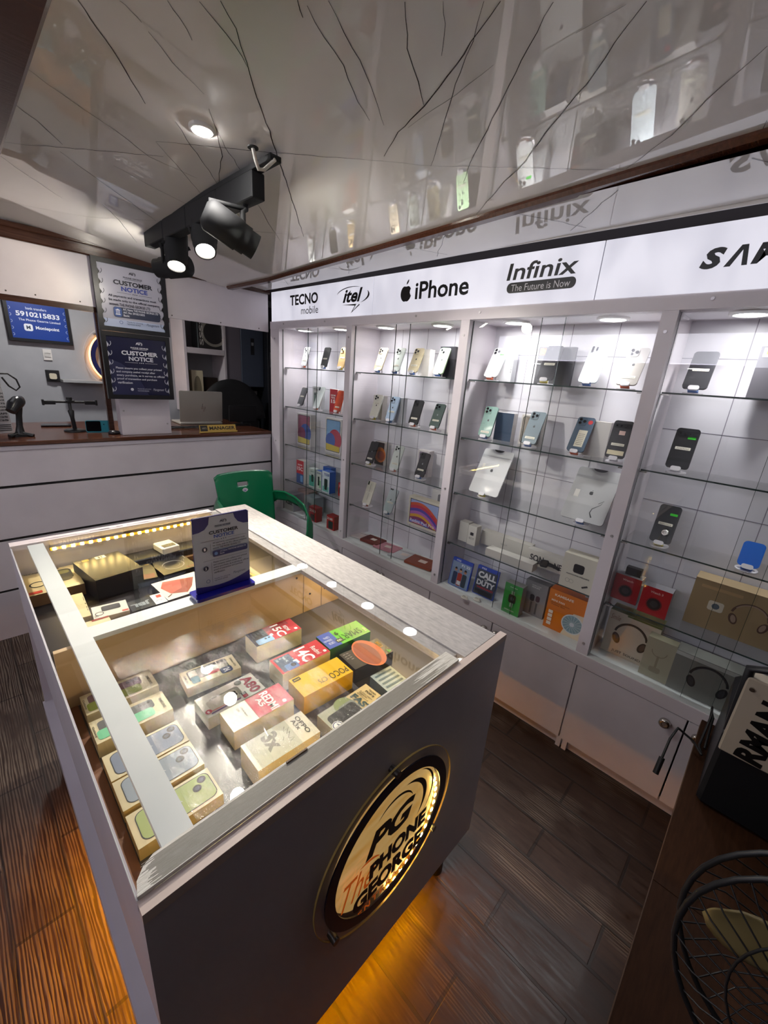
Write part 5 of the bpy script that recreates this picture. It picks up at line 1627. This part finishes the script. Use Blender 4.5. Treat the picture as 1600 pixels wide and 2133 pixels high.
MB().tube([p0, p0 + Vector((.05, 0, .002)), p0 + Vector((.085, 0, -.03)), p0 + Vector((.095, 0, -.075)), p0 + Vector((.075, 0, -.095)), p0 + Vector((.045, 0, -.07)), p0 + Vector((.02, 0, -.02))], .005, DARK, 8).build('loop_cord', t)
tag(MB().prism(rrect(-.085, -.055, .085, .055, .01), 0, .010, pm('#1b1b1e', .15), rot_z((.495, 3.72, CT + .0005), radians(-8))).build('tablet_computer', None, loc=(.495, 3.72, CT)), 'black tablet lying flat on the counter near the back wall', 'tablet')
t = thing('twin_phone_holder', 'black twin phone holder on a round base, standing on the counter', 'phone holder', (.553, 3.43, CT))
MB().lathe([(.062, .0004), (.062, .008), (.05, .014), (.012, .018)], BLACKP, Matrix.Translation((.553, 3.43, CT)), 28).build('base', t)
MB().tube([(.553, 3.43, CT + .015), (.548, 3.43, CT + .09), (.546, 3.43, CT + .135), (.545, 3.43, CT + .142), (.545, 3.43, CT + .20)], [.012, .012, .018, .009, .009], BLACKP, 14).build('pole', t)
MB().box(.525, 3.415, CT + .185, .57, 3.445, CT + .205, BLACKP, b=.003).tube([(.43, 3.43, CT + .193), (.67, 3.43, CT + .190)], .008, BLACKP, 8).cyl((.547, 3.43, CT + .2), (.547, 3.43, CT + .222), .016, BLACKP).build('crossbar', t)
for sx in (-1, 1):
    xx = .548 + sx * .11
    MB().box(xx - .032, 3.41, CT + .176, xx + .032, 3.425, CT + .20, BLACKP, b=.002).box(xx + sx * .032 - .006, 3.40, CT + .172, xx + sx * .032 + .006, 3.425, CT + .208, BLACKP, b=.002).build('clamp', t)
t = thing('handheld_terminal', 'teal and black handheld terminal standing on edge on the counter', 'terminal', (.67, 3.36, CT))
Mt = frame((.675, 3.345, CT + .0005), (1, -.16, 0), (0, .12, 1))
MB().prism(rrect(-.075, 0, .072, .078, .012), -.02, 0, pm('#3a9fb2', .35), Mt).build('housing', t)
MB().prism(rrect(-.072, .006, .010, .074, .008), .0002, .0015, pm('#0e0f14', .1), Mt).build('screen', t)
MB().prism(rrect(.052, .010, .070, .070, .006), .0002, .003, pm('#22252a', .3), Mt).cyl(Mt @ Vector((.028, .052, 0)), Mt @ Vector((.028, .052, .003)), .004, DARK, n=8).build('printer_slot', t)
tag(MB().lathe([(.012, 0.0003), (.034, .002), (.036, .012), (.026, .022), (.006, .026)], pm('#242024', .3), Matrix.Translation((.778, 3.13, CT))).build('phone_puck', None, loc=(.778, 3.13, CT)) if False else MB().lathe([(.012, 0.0003), (.034, .002), (.036, .012), (.026, .022), (.006, .026)], pm('#242024', .3), Matrix.Translation((.735, 3.245, CT))).build('desk_puck', None, loc=(.735, 3.245, CT)), 'small round black puck on the counter at the foot of the wooden post', 'puck')
t = thing('laptop', 'silver laptop seen from behind its lid, open on the counter right of the posters', 'laptop', (1.50, 3.60, CT))
Ml = frame((1.475, 3.60, CT + .022), (1, -.06, 0), (0, -.10, 1))
ALU = pm('#c4c4bc', .35, .35)
MB().prism(rrect(-.175, 0, .175, .255, .01), -.006, 0, ALU, Ml).build('lid', t)
mb = MB()
d = Draw(mb, Ml, .35, .255, .0006)
d.line([(.50, .42), (.53, .60)], .018, CHROME).line([(.515, .50), (.535, .50), (.53, .42)], .014, CHROME).line([(.545, .34), (.57, .50), (.585, .50), (.578, .42)], .014, CHROME)
mb.build('logo', t)
MB().box(-.175, .0, -.0215, .175, .24, -.006, ALU, frame((1.475, 3.60, CT + .0225), (1, -.06, 0), (.06, 1, 0)), b=.003).build('keyboard_base', t)
t = thing('name_plate', 'gold MANAGER name plate on the counter edge', 'name plate', (1.40, 3.13, CT))
Mp = frame((1.405, 3.128, CT + .001), (1, 0, 0), (0, .25, 1))
GOLD = pm('#b89a4c', .3, .6)
mb = MB().prism([(-.142, 0), (.142, 0), (.142, .058), (-.142, .058)], -.004, 0, GOLD, Mp)
mb.box(-.145, -.0005, -.01, .145, .010, .014, GOLD, Mp)
d = Draw(mb, Mp, .284, .058)
d.rect(.02, .2, .21, .94, '#241f1c').pglogo(.11, .55, .4, '#8f8672').tx('MANAGER', .26, .34, .97, .80, '#1c1812', .03)
mb.build('plate', t)
t = thing('customer_display', 'small black monitor on a stand behind the name plate', 'monitor', (1.80, 3.52, CT))
Mm = frame((1.785, 3.47, CT + .035), (1, 0, 0), (0, -.05, 1))
MB().prism(rrect(-.125, 0, .125, .135, .006), -.02, 0, pm('#15161b', .3), Mm).build('screen', t)
MB().cyl((1.785, 3.49, CT + .001), (1.785, 3.49, CT + .06), .012, BLACKP).prism(rrect(1.72, 3.45, 1.85, 3.54, .01), CT + .0005, CT + .012, BLACKP).build('stand', t)
mb = MB()
for k in range(6):
    a = k * 1.3
    pts = [(1.10 + .05 * j + .012 * sin(a + j * 1.1), 3.36 + .02 * k + .02 * sin(a * 2 + j), CT + .006 + .004 * sin(j * 2 + k) ** 2) for j in range(9)]
    mb.tube(pts, .0032, DARK if k % 2 else pm('#4a4a4c', .4), 6)
tag(mb.build('cable_tangle', None, loc=(1.3, 3.42, CT)), 'tangle of black cables on the counter in front of the laptop', 'cables', None, 'stuff')
# behind the counter
t = thing('office_chair', 'black office chair with a wide rounded back behind the counter', 'chair', (1.95, 4.12, 0))
FAB = pm('#1b1c1f', .7)
mb = MB()


def chair_back(u, v):
    a = pi * (.02 + .96 * u)
    R = .36 * v
    return (1.96 - R * .94 * cos(a), 4.0 + .05 * sin(pi * u) * v, 1.18 + .40 * v * sin(a))


mb.grid(chair_back, 24, 6, FAB, thick=.05)
mb.build('backrest', t)
MB().box(1.65, 3.99, .95, 2.25, 4.07, 1.20, FAB, b=.03).build('lumbar_pad', t)
MB().box(1.70, 3.98, .50, 2.16, 4.19, .60, FAB, b=.03).build('seat', t)
MB().cyl((1.92, 4.07, .06), (1.92, 4.07, .5), .03, CHROME).build('gas_post', t)
for k in range(5):
    a = 2 * pi * k / 5 + .3
    rx = .22 if k else .18
    l = MB().tube([(1.92, 4.07, .08), (1.92 + .2 * cos(a), 4.07 + .2 * sin(a) * .6, .06)], .018, BLACKP, 8).build('star_leg', t)
    MB().cyl((1.92 + .2 * cos(a) - .012, 4.07 + .12 * sin(a), .026), (1.92 + .2 * cos(a) + .012, 4.07 + .12 * sin(a), .026), .0255, BLACKP).build('caster', l)
t = thing('open_shelf', 'white open shelf unit on the wall behind the laptop', 'shelf', (1.80, 4.40, 1.2))
for nm, b_ in (('side_panel', (1.60, 4.20, 1.25, 1.622, 4.495, 2.30)), ('side_panel', (1.985, 4.20, 1.25, 2.004, 4.495, 2.30)), ('shelf_board', (1.624, 4.20, 1.795, 1.983, 4.495, 1.845)), ('shelf_board', (1.624, 4.20, 1.25, 1.983, 4.495, 1.28))):
    bx(nm, t, WHITE, *b_)
M = frame((1.862, 4.24, 1.8455), (1, 0, 0), (0, 0, 1))
carton('speaker_box', 'dark carton picturing a round speaker, on the upper board of the open shelf', 'box', M, .22, .30, .15, lambda d: d.ring(.70, .5, .34, .42, '#8d8a80').el(.70, .5, .30, '#2a2829').tx('SSSS', .06, .1, .22, .9, '#bdbab4', .02, 0, 90), '#2b292a', '#5d6466')
M = frame((1.72, 4.24, 1.2805), (1, 0, 0), (0, 0, 1))
carton('audio_box', 'cream carton with an oval window, lower board of the open shelf', 'box', M, .11, .36, .1, lambda d: d.el(.5, .5, .38, '#8d8670', .32).el(.5, .5, .33, '#6d6656', .28) if False else d.poly([(.5 + .34 * cos(k * pi / 15), .52 + .34 * sin(k * pi / 15)) for k in range(30)], '#7d7460'), '#c9bfa2', '#a89c80')
M = frame((1.86, 4.26, 1.2805), (1, 0, 0), (0, 0, 1))
carton('audio_box', 'dark brown carton beside the cream one on the open shelf', 'box', M, .14, .30, .12, None, '#2c2420', '#241d1a')
t = thing('hanging_locker', 'blue-grey wall locker with a small dark sticker, above the office chair', 'cupboard', (2.30, 4.35, 1.5))
MB().box(2.165, 4.20, 1.51, 2.414, 4.495, 2.28, pm('#4a5566', .45), b=.003).build('carcass', t)
mb = MB().flat([(2.27, 1.83), (2.31, 1.83), (2.31, 1.99), (2.27, 1.99)], .001, '#15171c', frame((0, 4.20, 0), (1, 0, 0), (0, 0, 1)))
mb.flat([(2.277, 1.92), (2.303, 1.92), (2.303, 1.95), (2.277, 1.95)], .0016, '#8a8f96', frame((0, 4.20, 0), (1, 0, 0), (0, 0, 1)))
mb.build('sticker', t)
tag(MB().box(2.0065, 4.21, 0, 2.163, 4.335, 2.28, pm('#77727c', .5)).build('tall_panel', None, loc=(2.08, 4.3, 0)), 'tall grey-purple panel between the open shelf and the blue-grey locker', 'panel')
t = thing('dark_cupboard', 'nearly black tall cupboard with a pale paper note, right of the blue-grey locker', 'cupboard', (2.55, 4.2, 0))
MB().box(2.418, 4.12, 0, 2.76, 4.495, 2.3, pm('#1d2027', .45), b=.003).build('carcass', t)
mb = MB().flat([(2.445, 1.72), (2.52, 1.72), (2.52, 1.87), (2.445, 1.87)], .001, '#777b80', frame((0, 4.12, 0), (1, 0, 0), (0, 0, 1)))
for k in range(5): mb.flat([(2.455, 1.75 + .02 * k), (2.51, 1.75 + .02 * k), (2.51, 1.754 + .02 * k), (2.455, 1.754 + .02 * k)], .0016, '#4d5055', frame((0, 4.12, 0), (1, 0, 0), (0, 0, 1)))
mb.build('paper_note', t)
tag(MB().box(2.10, 4.36, 0, 2.40, 4.49, 1.42, pm('#a6a4a8', .5), b=.003).box(2.09, 4.34, 1.42, 2.41, 4.49, 1.46, pm('#b4b2b6', .5), b=.002).build('side_cabinet', None, loc=(2.25, 4.4, 0)), 'pale grey cabinet under the blue-grey locker behind the office chair', 'cabinet')
# on the back wall
t = thing('wall_screen', 'blue framed bank details board on the back wall, tilted at the far left', 'board', (.57, YW - .02, 1.78))
Mb = frame((.600, YW - .04, 1.772), (1, 0, 0), (0, .03, 1))
MB().prism([(-.2, 0), (.2, 0), (.2, .305), (-.2, .305)], -.03, 0, pm('#15161a', .35), Mb, holes=[rrect(-.178, .022, .178, .283, .001, 1)]).build('frame', t)
mb = MB().flat([(-.178, .022), (.178, .022), (.178, .283), (-.178, .283)], -.006, pm('#1c4096', .3), Mb)
d = Draw(mb, frame(Mb @ Vector((0, .022, -.006)), (1, 0, 0), (0, .03, 1)), .356, .261)
d.tx('bank transfers', .3, .82, .66, .89, '#c9d5f0', .02).tx('5910215833', .12, .62, .88, .76, '#e6ecf8', .03).tx('The Phone George Limited', .15, .48, .88, .56, '#d5dff4', .02)
d.rr(.22, .22, .37, .42, .05, '#e6ecf8').tx('M', .26, .27, .33, .37, '#2a3a58', .04).tx('Moniepoint', .42, .26, .84, .38, '#e6ecf8', .03)
for k in range(5):
    for sx in (.015, .985): d.ring(sx, .1 + .18 * k, .03, .04, '#b9c8ec', -90, 90) if sx < .5 else d.ring(sx, .1 + .18 * k, .03, .04, '#b9c8ec', 90, 270)
mb.build('print', t)
t = thing('light_switch', 'small white light switch on the grey back wall', 'switch', (.615, YW - .005, 1.69))
MB().box(.590, YW - .012, 1.64, .648, YW - .0005, 1.725, pm('#d8d6d4', .4), b=.002).build('plate', t)
MB().box(.60, YW - .018, 1.665, .638, YW - .0125, 1.69, pm('#c2c0be', .4), b=.001).box(.60, YW - .016, 1.695, .638, YW - .0125, 1.696, DARK).build('rocker', t)
t = thing('wall_socket', 'black wall socket box with a cream plug under the switch', 'socket', (.63, YW - .02, 1.53))
MB().box(.585, YW - .03, 1.475, .675, YW - .0005, 1.565, BLACKP, b=.003).build('box', t)
MB().prism(rrect(.603, 1.495, .652, 1.54, .012), 0, .02, pm('#cfc8b2', .4), frame((0, YW - .031, 0), (1, 0, 0), (0, 0, 1))).build('plug', t)
tag(MB().box(.672, YW - .16, 1.478, 1.02, YW - .0005, 1.498, pm('#9fa1a4', .4), b=.001).build('wall_shelf', None, loc=(.85, YW - .08, 1.48)), 'thin grey wall shelf beside the socket, running behind the posters', 'shelf')
t = thing('round_sign', 'round clear sign with navy ring and orange glow on the back wall behind the posters', 'sign', (1.13, YW - .03, 1.69))
Mr = frame((1.13, YW - .05, 1.69), (1, 0, 0), (0, 0, 1))
MB().prism(ell(0, 0, .275, n=56), -.004, 0, ACRYL, Mr).prism(ell(0, 0, .276, n=56), -.004, .0005, pm('#c9c6c8', .3), Mr, holes=[ell(0, 0, .272, n=56)]).build('acrylic_disc', t)
MB().prism(ell(0, 0, .222, n=56), .0005, .004, pm('#171b52', .35), Mr, holes=[ell(0, 0, .186, n=56)]).build('ring', t)
MB().prism(ell(0, 0, .229, n=56), -.03, -.022, pm((1.0, .45, .12), .5, 0, 2.4), Mr, holes=[ell(0, 0, .216, n=56)]).build('glow_strip', t)
MB().tx('The', -.16, -.07, -.04, .03, .003, pm('#6a3a2a', .4), Mr, shear=.4).build('lettering', t)
for a in (130, 230): MB().cyl(Mr @ Vector((.25 * cos(radians(a)), .25 * sin(radians(a)), -.049)), Mr @ Vector((.25 * cos(radians(a)), .25 * sin(radians(a)), .006)), .01, STEEL).build('standoff', t)

# ------------------------------------------------------------------ green chair
ch = thing('plastic_chair', 'green plastic armchair between the island case and the counter', 'chair', (1.45, 2.62, 0))
GREEN = pm('#0f7a4e', .22, 0, 0, .3)
CHM = Matrix.Translation((1.455, 2.63, 0)) @ Matrix.Rotation(radians(-6), 4, 'Z')


def cback(u, v):
    x = (u - .5) * (.40 + .055 * v)
    z = .43 + .50 * v + .012 * (1 - (2 * u - 1) ** 2)
    y = .20 + .10 * v ** 1.2 - .05 * (2 * u - 1) ** 2 * (1 - .5 * v)
    if v > .92:
        z -= .02 * max(0, abs(2 * u - 1) - .86) / .14
    return tuple(CHM @ Vector((x, y, z)))


MB().grid(cback, 32, 36, GREEN, thick=.012, skip=lambda u, v: 28 <= v <= 29 and 12 <= u <= 17).build('backrest', ch)
Ms = frame(tuple(CHM @ Vector((.0, .20 + .10 * .72 ** 1.2 - .008, .43 + .50 * .70 + .01))), tuple(CHM.to_3x3() @ Vector((1, 0, 0))), tuple(CHM.to_3x3() @ Vector((0, .2, 1))))
mb = MB().prism(ell(0, 0, .024), 0, .001, pm('#d5d2dc', .4), Ms)
mb.tx('OK', -.012, -.004, .012, .010, .0012, '#6a5aa8', Ms, bold=.04)
mb.build('round_sticker', ch)


def cseat(u, v):
    return tuple(CHM @ Vector(((u - .5) * (.40 + .04 * v), .22 - .44 * v, .435 + .02 * v - .02 * sin(pi * u) * sin(pi * v))))


MB().grid(cseat, 16, 16, GREEN, thick=.014).build('seat', ch)
for s_ in (-1, 1):
    def arm(u, v, s_=s_):
        pts = [(.19, .27, .70), (.235, .22, .750), (.272, .11, .765), (.288, -.03, .758), (.288, -.17, .735), (.282, -.25, .67), (.268, -.275, .57), (.245, -.265, .43)]
        k = u * (len(pts) - 1)
        i = min(int(k), len(pts) - 2)
        a, b_ = Vector(pts[i]), Vector(pts[i + 1])
        p = a.lerp(b_, k - i)
        w = .085
        dn = (b_ - a).normalized()
        off = Vector((.40, 0, -.92)).normalized() * (v - .5) * w * (1 - .55 * max(0, u - .62) / .38) + Vector((.5 * (v - .5) * w * max(0, u - .62) / .38, 0, 0))
        return tuple(CHM @ Vector(((p.x + off.x) * s_, p.y, p.z + off.z - .012 * (2 * v - 1) ** 2)))
    MB().grid(arm, 42, 6, GREEN, thick=.014).build('armrest', ch)
    for yy, top in ((-.19, .45), (.19, .45)):
        MB().tube([CHM @ Vector((s_ * .20, yy, top)), CHM @ Vector((s_ * .235, yy * 1.15, .0))], [.026, .018], GREEN, 10).build('leg', ch)

# ------------------------------------------------------------------ track light and ceiling lights
tk = thing('track_light', 'black ceiling track with four spot heads, two of them glaring', 'track light', (.82, 1.9, 2.33))
zt_ = 2.318
TRK = pm('#111214', .75)
MB().box(.80, 1.33, zt_ - .016, .838, 2.50, zt_, TRK, b=.001).build('track', tk)
HEADS = [((.82, 1.86, 2.13), (.55, 1.15, 1.0), 1), ((.82, 2.17, 2.11), (.55, 1.62, .9), 1), ((.84, 1.50, 2.10), (1.95, 1.18, 1.58), 0), ((.82, 2.42, 2.13), (.25, 3.15, 2.02), 0)]
for (y0, y1) in ((1.44, 1.70), (1.705, 1.98), (1.985, 2.24), (2.245, 2.49)):
    MB().box(.797, y0, zt_ - .092, .845, y1, zt_ - .0165, TRK, b=.003).build('driver_box', tk)
for lens, target, lit in HEADS:
    L_ = Vector(lens); T_ = Vector(target)
    dr = (T_ - L_).normalized()
    M = frame(tuple(L_), tuple(dr.orthogonal()), tuple(dr.cross(dr.orthogonal())))
    hd = MB().lathe([(.028, -.180), (.040, -.174), (.050, -.162), (.050, -.060), (.046, -.059), (.046, -.032), (.041, -.031), (.041, .0), (.036, .0), (.035, -.02)], TRK, M, 24).build('spot_head', tk)
    MB().lathe([(.035, -.010), (.0345, -.008)], pm((1, .93, .80), .5, 0, 60), M, 24).build('lens', hd)
    mid = L_ - dr * .10
    MB().tube([(mid.x + .056, mid.y, mid.z), (mid.x + .056, mid.y, zt_ - .115), (.82, mid.y, zt_ - .105), (.82, mid.y, zt_ - .091)], .010, TRK, 8).tube([(mid.x - .056, mid.y, mid.z), (mid.x - .056, mid.y, zt_ - .115), (.82, mid.y, zt_ - .105)], .008, TRK, 8).build('yoke', hd)
ap = at(527, 306, 2, 2.325)
ae = (.82, 1.36, zt_ - .004)
tag(MB().tube([(ap.x, ap.y, 2.322), (ap.x + .008, ap.y + .0, 2.295), (ap.x * .7 + ae[0] * .3, ap.y, 2.276), (ap.x * .35 + ae[0] * .65, ap.y + .004, 2.282), (ae[0] - .005, ae[1] - .033, 2.304)], .0055, pm('#cfcac0', .4), 8).build('power_cable', None, loc=(ap.x, ap.y, 2.32)), 'short white cable from the ceiling hole to the track light', 'cable')
tag(MB().cyl((ap.x, ap.y, 2.3245), (ap.x, ap.y, 2.3215), .016, DARK).build('cable_hole', None, loc=(ap.x, ap.y, 2.322)), 'dark round cable hole in the ceiling beside the track light', 'hole')


def downlight(label, x, y, z, r, e):
    t = thing('ceiling_light', label, 'ceiling light', (x, y, z))
    M = Matrix.Translation((x, y, z)) @ Matrix.Rotation(pi, 4, 'X')
    MB().lathe([(r + .008, -.006), (r + .008, .003), (r, .005)], pm('#dedcd8', .4), M).build('trim_ring', t)
    MB().lathe([(r * .98, .0052), (r * .97, .0065)], pm((1, .97, .93), .5, 0, e), M).build('lens', t)


pc = on_ceiling(421, 268)
downlight('round white downlight in the marbled ceiling left of the track light', pc.x, pc.y, zc(pc.x, pc.y) - .002, .028, E_CEIL)
struct(MB().box(XL, YB + .05, 2.42, 2.78, YW, 2.44, pm('#77737a', .6)), 'ceiling_office')
downlight('round lamp over the office space behind the counter', .61, 3.75, 2.415, .07, 100)

# ------------------------------------------------------------------ desk, machine and fan at the right front
dk = thing('low_desk', 'low dark wooden desk along the right front edge, touching the wall cabinet', 'desk', (1.22, -.3, 0))
MB().box(.60, -.62, .488, 1.05, -.058, .526, WOODK).box(1.052, -.62, .488, HX - .006, -.058, .526, WOODK).build('desk_top', dk)
mb = MB()
for z in (.494, .503, .512, .521):
    mb.box(.60, -.0576, z, HX - .007, -.0568, z + .002, pm('#5a3d24', .5))
mb.build('edge_band', dk)
MB().box(.62, -.135, .0, HX - .045, -.115, .487, WOODK).build('front_panel', dk)
MB().box(.62, -.60, 0, .64, -.136, .487, WOODK).build('side_panel', dk)
tag(MB().tube([(1.60, -.082, .545), (1.63, -.05, .56), (1.60, .0, .60), (1.54, .01, .585), (1.50, .012, .53)], .004, DARK, 8).tube([(1.50, .012, .53), (1.47, .014, .48)], .009, DARK, 8).tube([(1.60, -.082, .545), (1.66, -.07, .535), (1.75, -.075, .60), (1.78, -.07, .63), (1.76, -.082, .60), (1.66, -.086, .533)], .004, DARK, 8).build('adapter_cord', None, loc=(1.6, -.09, .53)), 'black adapter cord hanging over the desk edge by the wall cabinet', 'cord')
gn = thing('generator', 'black generator with a cream panel of slanted black capitals, standing on the desk', 'generator', (1.58, -.32, .526))
MB().box(1.40, -.56, .5265, 1.78, -.095, .80, pm('#17191d', .4), b=.012).build('engine_block', gn)
Mg = frame((1.385, -.098, .80), (0, -1, 0), (.0, 0, 1))
MB().box(1.388, -.50, .745, 1.44, -.098, 1.0, pm('#b7ab98', .4), b=.004).build('front_panel', gn)
MB().tx('RMAN', 0, 0, .20, .062, .0005, LET, frame((1.3875, -.192, .75), (0, -.06, 1), (0, 1, .06)), bold=.05).build('lettering', gn)
MB().cyl((1.388, -.115, .97), (1.382, -.115, .97), .006, CHROME).build('screw', gn)
MB().tube([(1.42, -.105, .80), (1.40, -.098, 1.02), (1.40, -.20, 1.06), (1.40, -.44, 1.06), (1.42, -.50, .80)], .012, pm('#15161a', .35), 10).build('carry_frame', gn)
MB().box(1.45, -.5, .99, 1.74, -.14, 1.10, pm('#121317', .4), b=.02).build('fuel_tank', gn)
FX, FY, FZ = .66, -.285, .93
fn = thing('table_fan', 'black wire guarded fan with pale blades on the desk, cut by the right edge', 'fan', (FX, FY, .526))
MB().lathe([(.11, .0005), (.11, .012), (.05, .03), (.02, .05)], pm('#101114', .4), Matrix.Translation((FX + .08, FY, .526)), 28).build('base', fn)
MB().cyl((FX + .08, FY, .56), (FX + .08, FY, FZ), .014, BLACKP).build('pole', fn)
MF = frame((FX, FY, FZ), (0, -1, 0), (.12, 0, 1))
MB().cyl(MF @ Vector((0, 0, -.16)), MF @ Vector((0, 0, -.05)), .05, BLACKP, .045).build('motor', fn)
RG = .205
mb = MB()
for r_, z_, th in ((RG, 0, .0045), (RG, -.055, .0045), (.14, .025, .002), (.075, .032, .002)):
    mb.tube([MF @ Vector((r_ * cos(2 * pi * k / 40), r_ * sin(2 * pi * k / 40), z_)) for k in range(41)], th, BLACKP, 6)
for k in range(44):
    a = 2 * pi * k / 44
    mb.tube([MF @ Vector((q * cos(a + .3 * (1 - q / RG)), q * sin(a + .3 * (1 - q / RG)), z_)) for q, z_ in ((.04, .033), (.12, .028), (.18, .014), (RG, 0))], .0013, BLACKP, 4)
    mb.tube([MF @ Vector((q * cos(a), q * sin(a), z_)) for q, z_ in ((RG, -.055), (.16, -.085), (.05, -.095))], .0013, BLACKP, 4)
mb.prism(ell(0, 0, .04), .03, .036, BLACKP, MF)
mb.build('wire_guard', fn)
for k in range(3):
    a0 = 2 * pi * k / 3 + .5

    def blade(u, v, a0=a0):
        r = .035 + .145 * u
        wdt = .30 + .75 * sin(pi * min(1, u * .9 + .1)) ** .7
        a = a0 + (v - .5) * wdt + .35 * u
        return tuple(MF @ Vector((r * cos(a), r * sin(a), -.015 - .035 * (v - .5))))
    MB().grid(blade, 14, 10, pm('#8f8055', .35), thick=.003).build('blade', fn)

# ------------------------------------------------------------------ light from the lamps
WARM = (1.0, .90, .74)
for (lens, target, lit), pw, col in zip(HEADS, (P_SPOT, P_SPOT, 9, 3), (WARM, WARM, (1, .95, .88), (1.0, .84, .58))):
    L_ = Vector(lens) + (Vector(target) - Vector(lens)).normalized() * .012
    lamp('spot_beam', 'SPOT', L_, pw, col, target, spot_size=radians(70 if lit else 50), spot_blend=.7, shadow_soft_size=.025)
lamp('downlight_beam', 'SPOT', (pc.x, pc.y, zc(pc.x, pc.y) - .02), 6, (1, .95, .9), (pc.x, pc.y, 0), spot_size=radians(120), spot_blend=.6, shadow_soft_size=.035)

# lit cabinet on the opposite wall (it shows in the shelf glass)
op = thing('display_cabinet', 'lit white display cabinet on the opposite wall, mirrored in the shelf glass', 'cabinet', (-1.25, .8, 0))
MB().box(XL + .002, .4, 0, XL + .02, 2.9, 2.0, BACKP).build('back_panel', op)
for y in (.4, 1.2, 2.0, 2.85):
    MB().box(XL + .02, y, 0, -1.22, y + .05, 2.02, WHITE).build('post', op)
for y0 in (.45, 1.25, 2.05):
    for z in (.5, .82, 1.12, 1.43, 1.72):
        MB().box(XL + .02, y0, z, -1.24, y0 + .75, z + (.03 if z == .5 else .006), WHITE if z == .5 else GLASSD).build('shelf', op)
    MB().box(-1.24, y0, .06, -1.22, y0 + .75, .49, WHITE).build('door', op)
    M = Matrix.Translation((-1.34, y0 + .37, 2.0)) @ Matrix.Rotation(pi, 4, 'X')
    MB().lathe([(.05, .0), (.05, .004)], pm((1, 0.98, 0.97), 0.5, 0, E_CAB), M).build('downlight', op)
MB().box(XL + .02, .4, 2.0, -1.22, 2.9, 2.03, WHITE).build('top_rail', op)
MB().box(XL + .02, .1, 2.035, -1.21, 2.9, 2.30, pm((.86, .85, .95), .3, 0, 2.4)).build('light_panel', op)
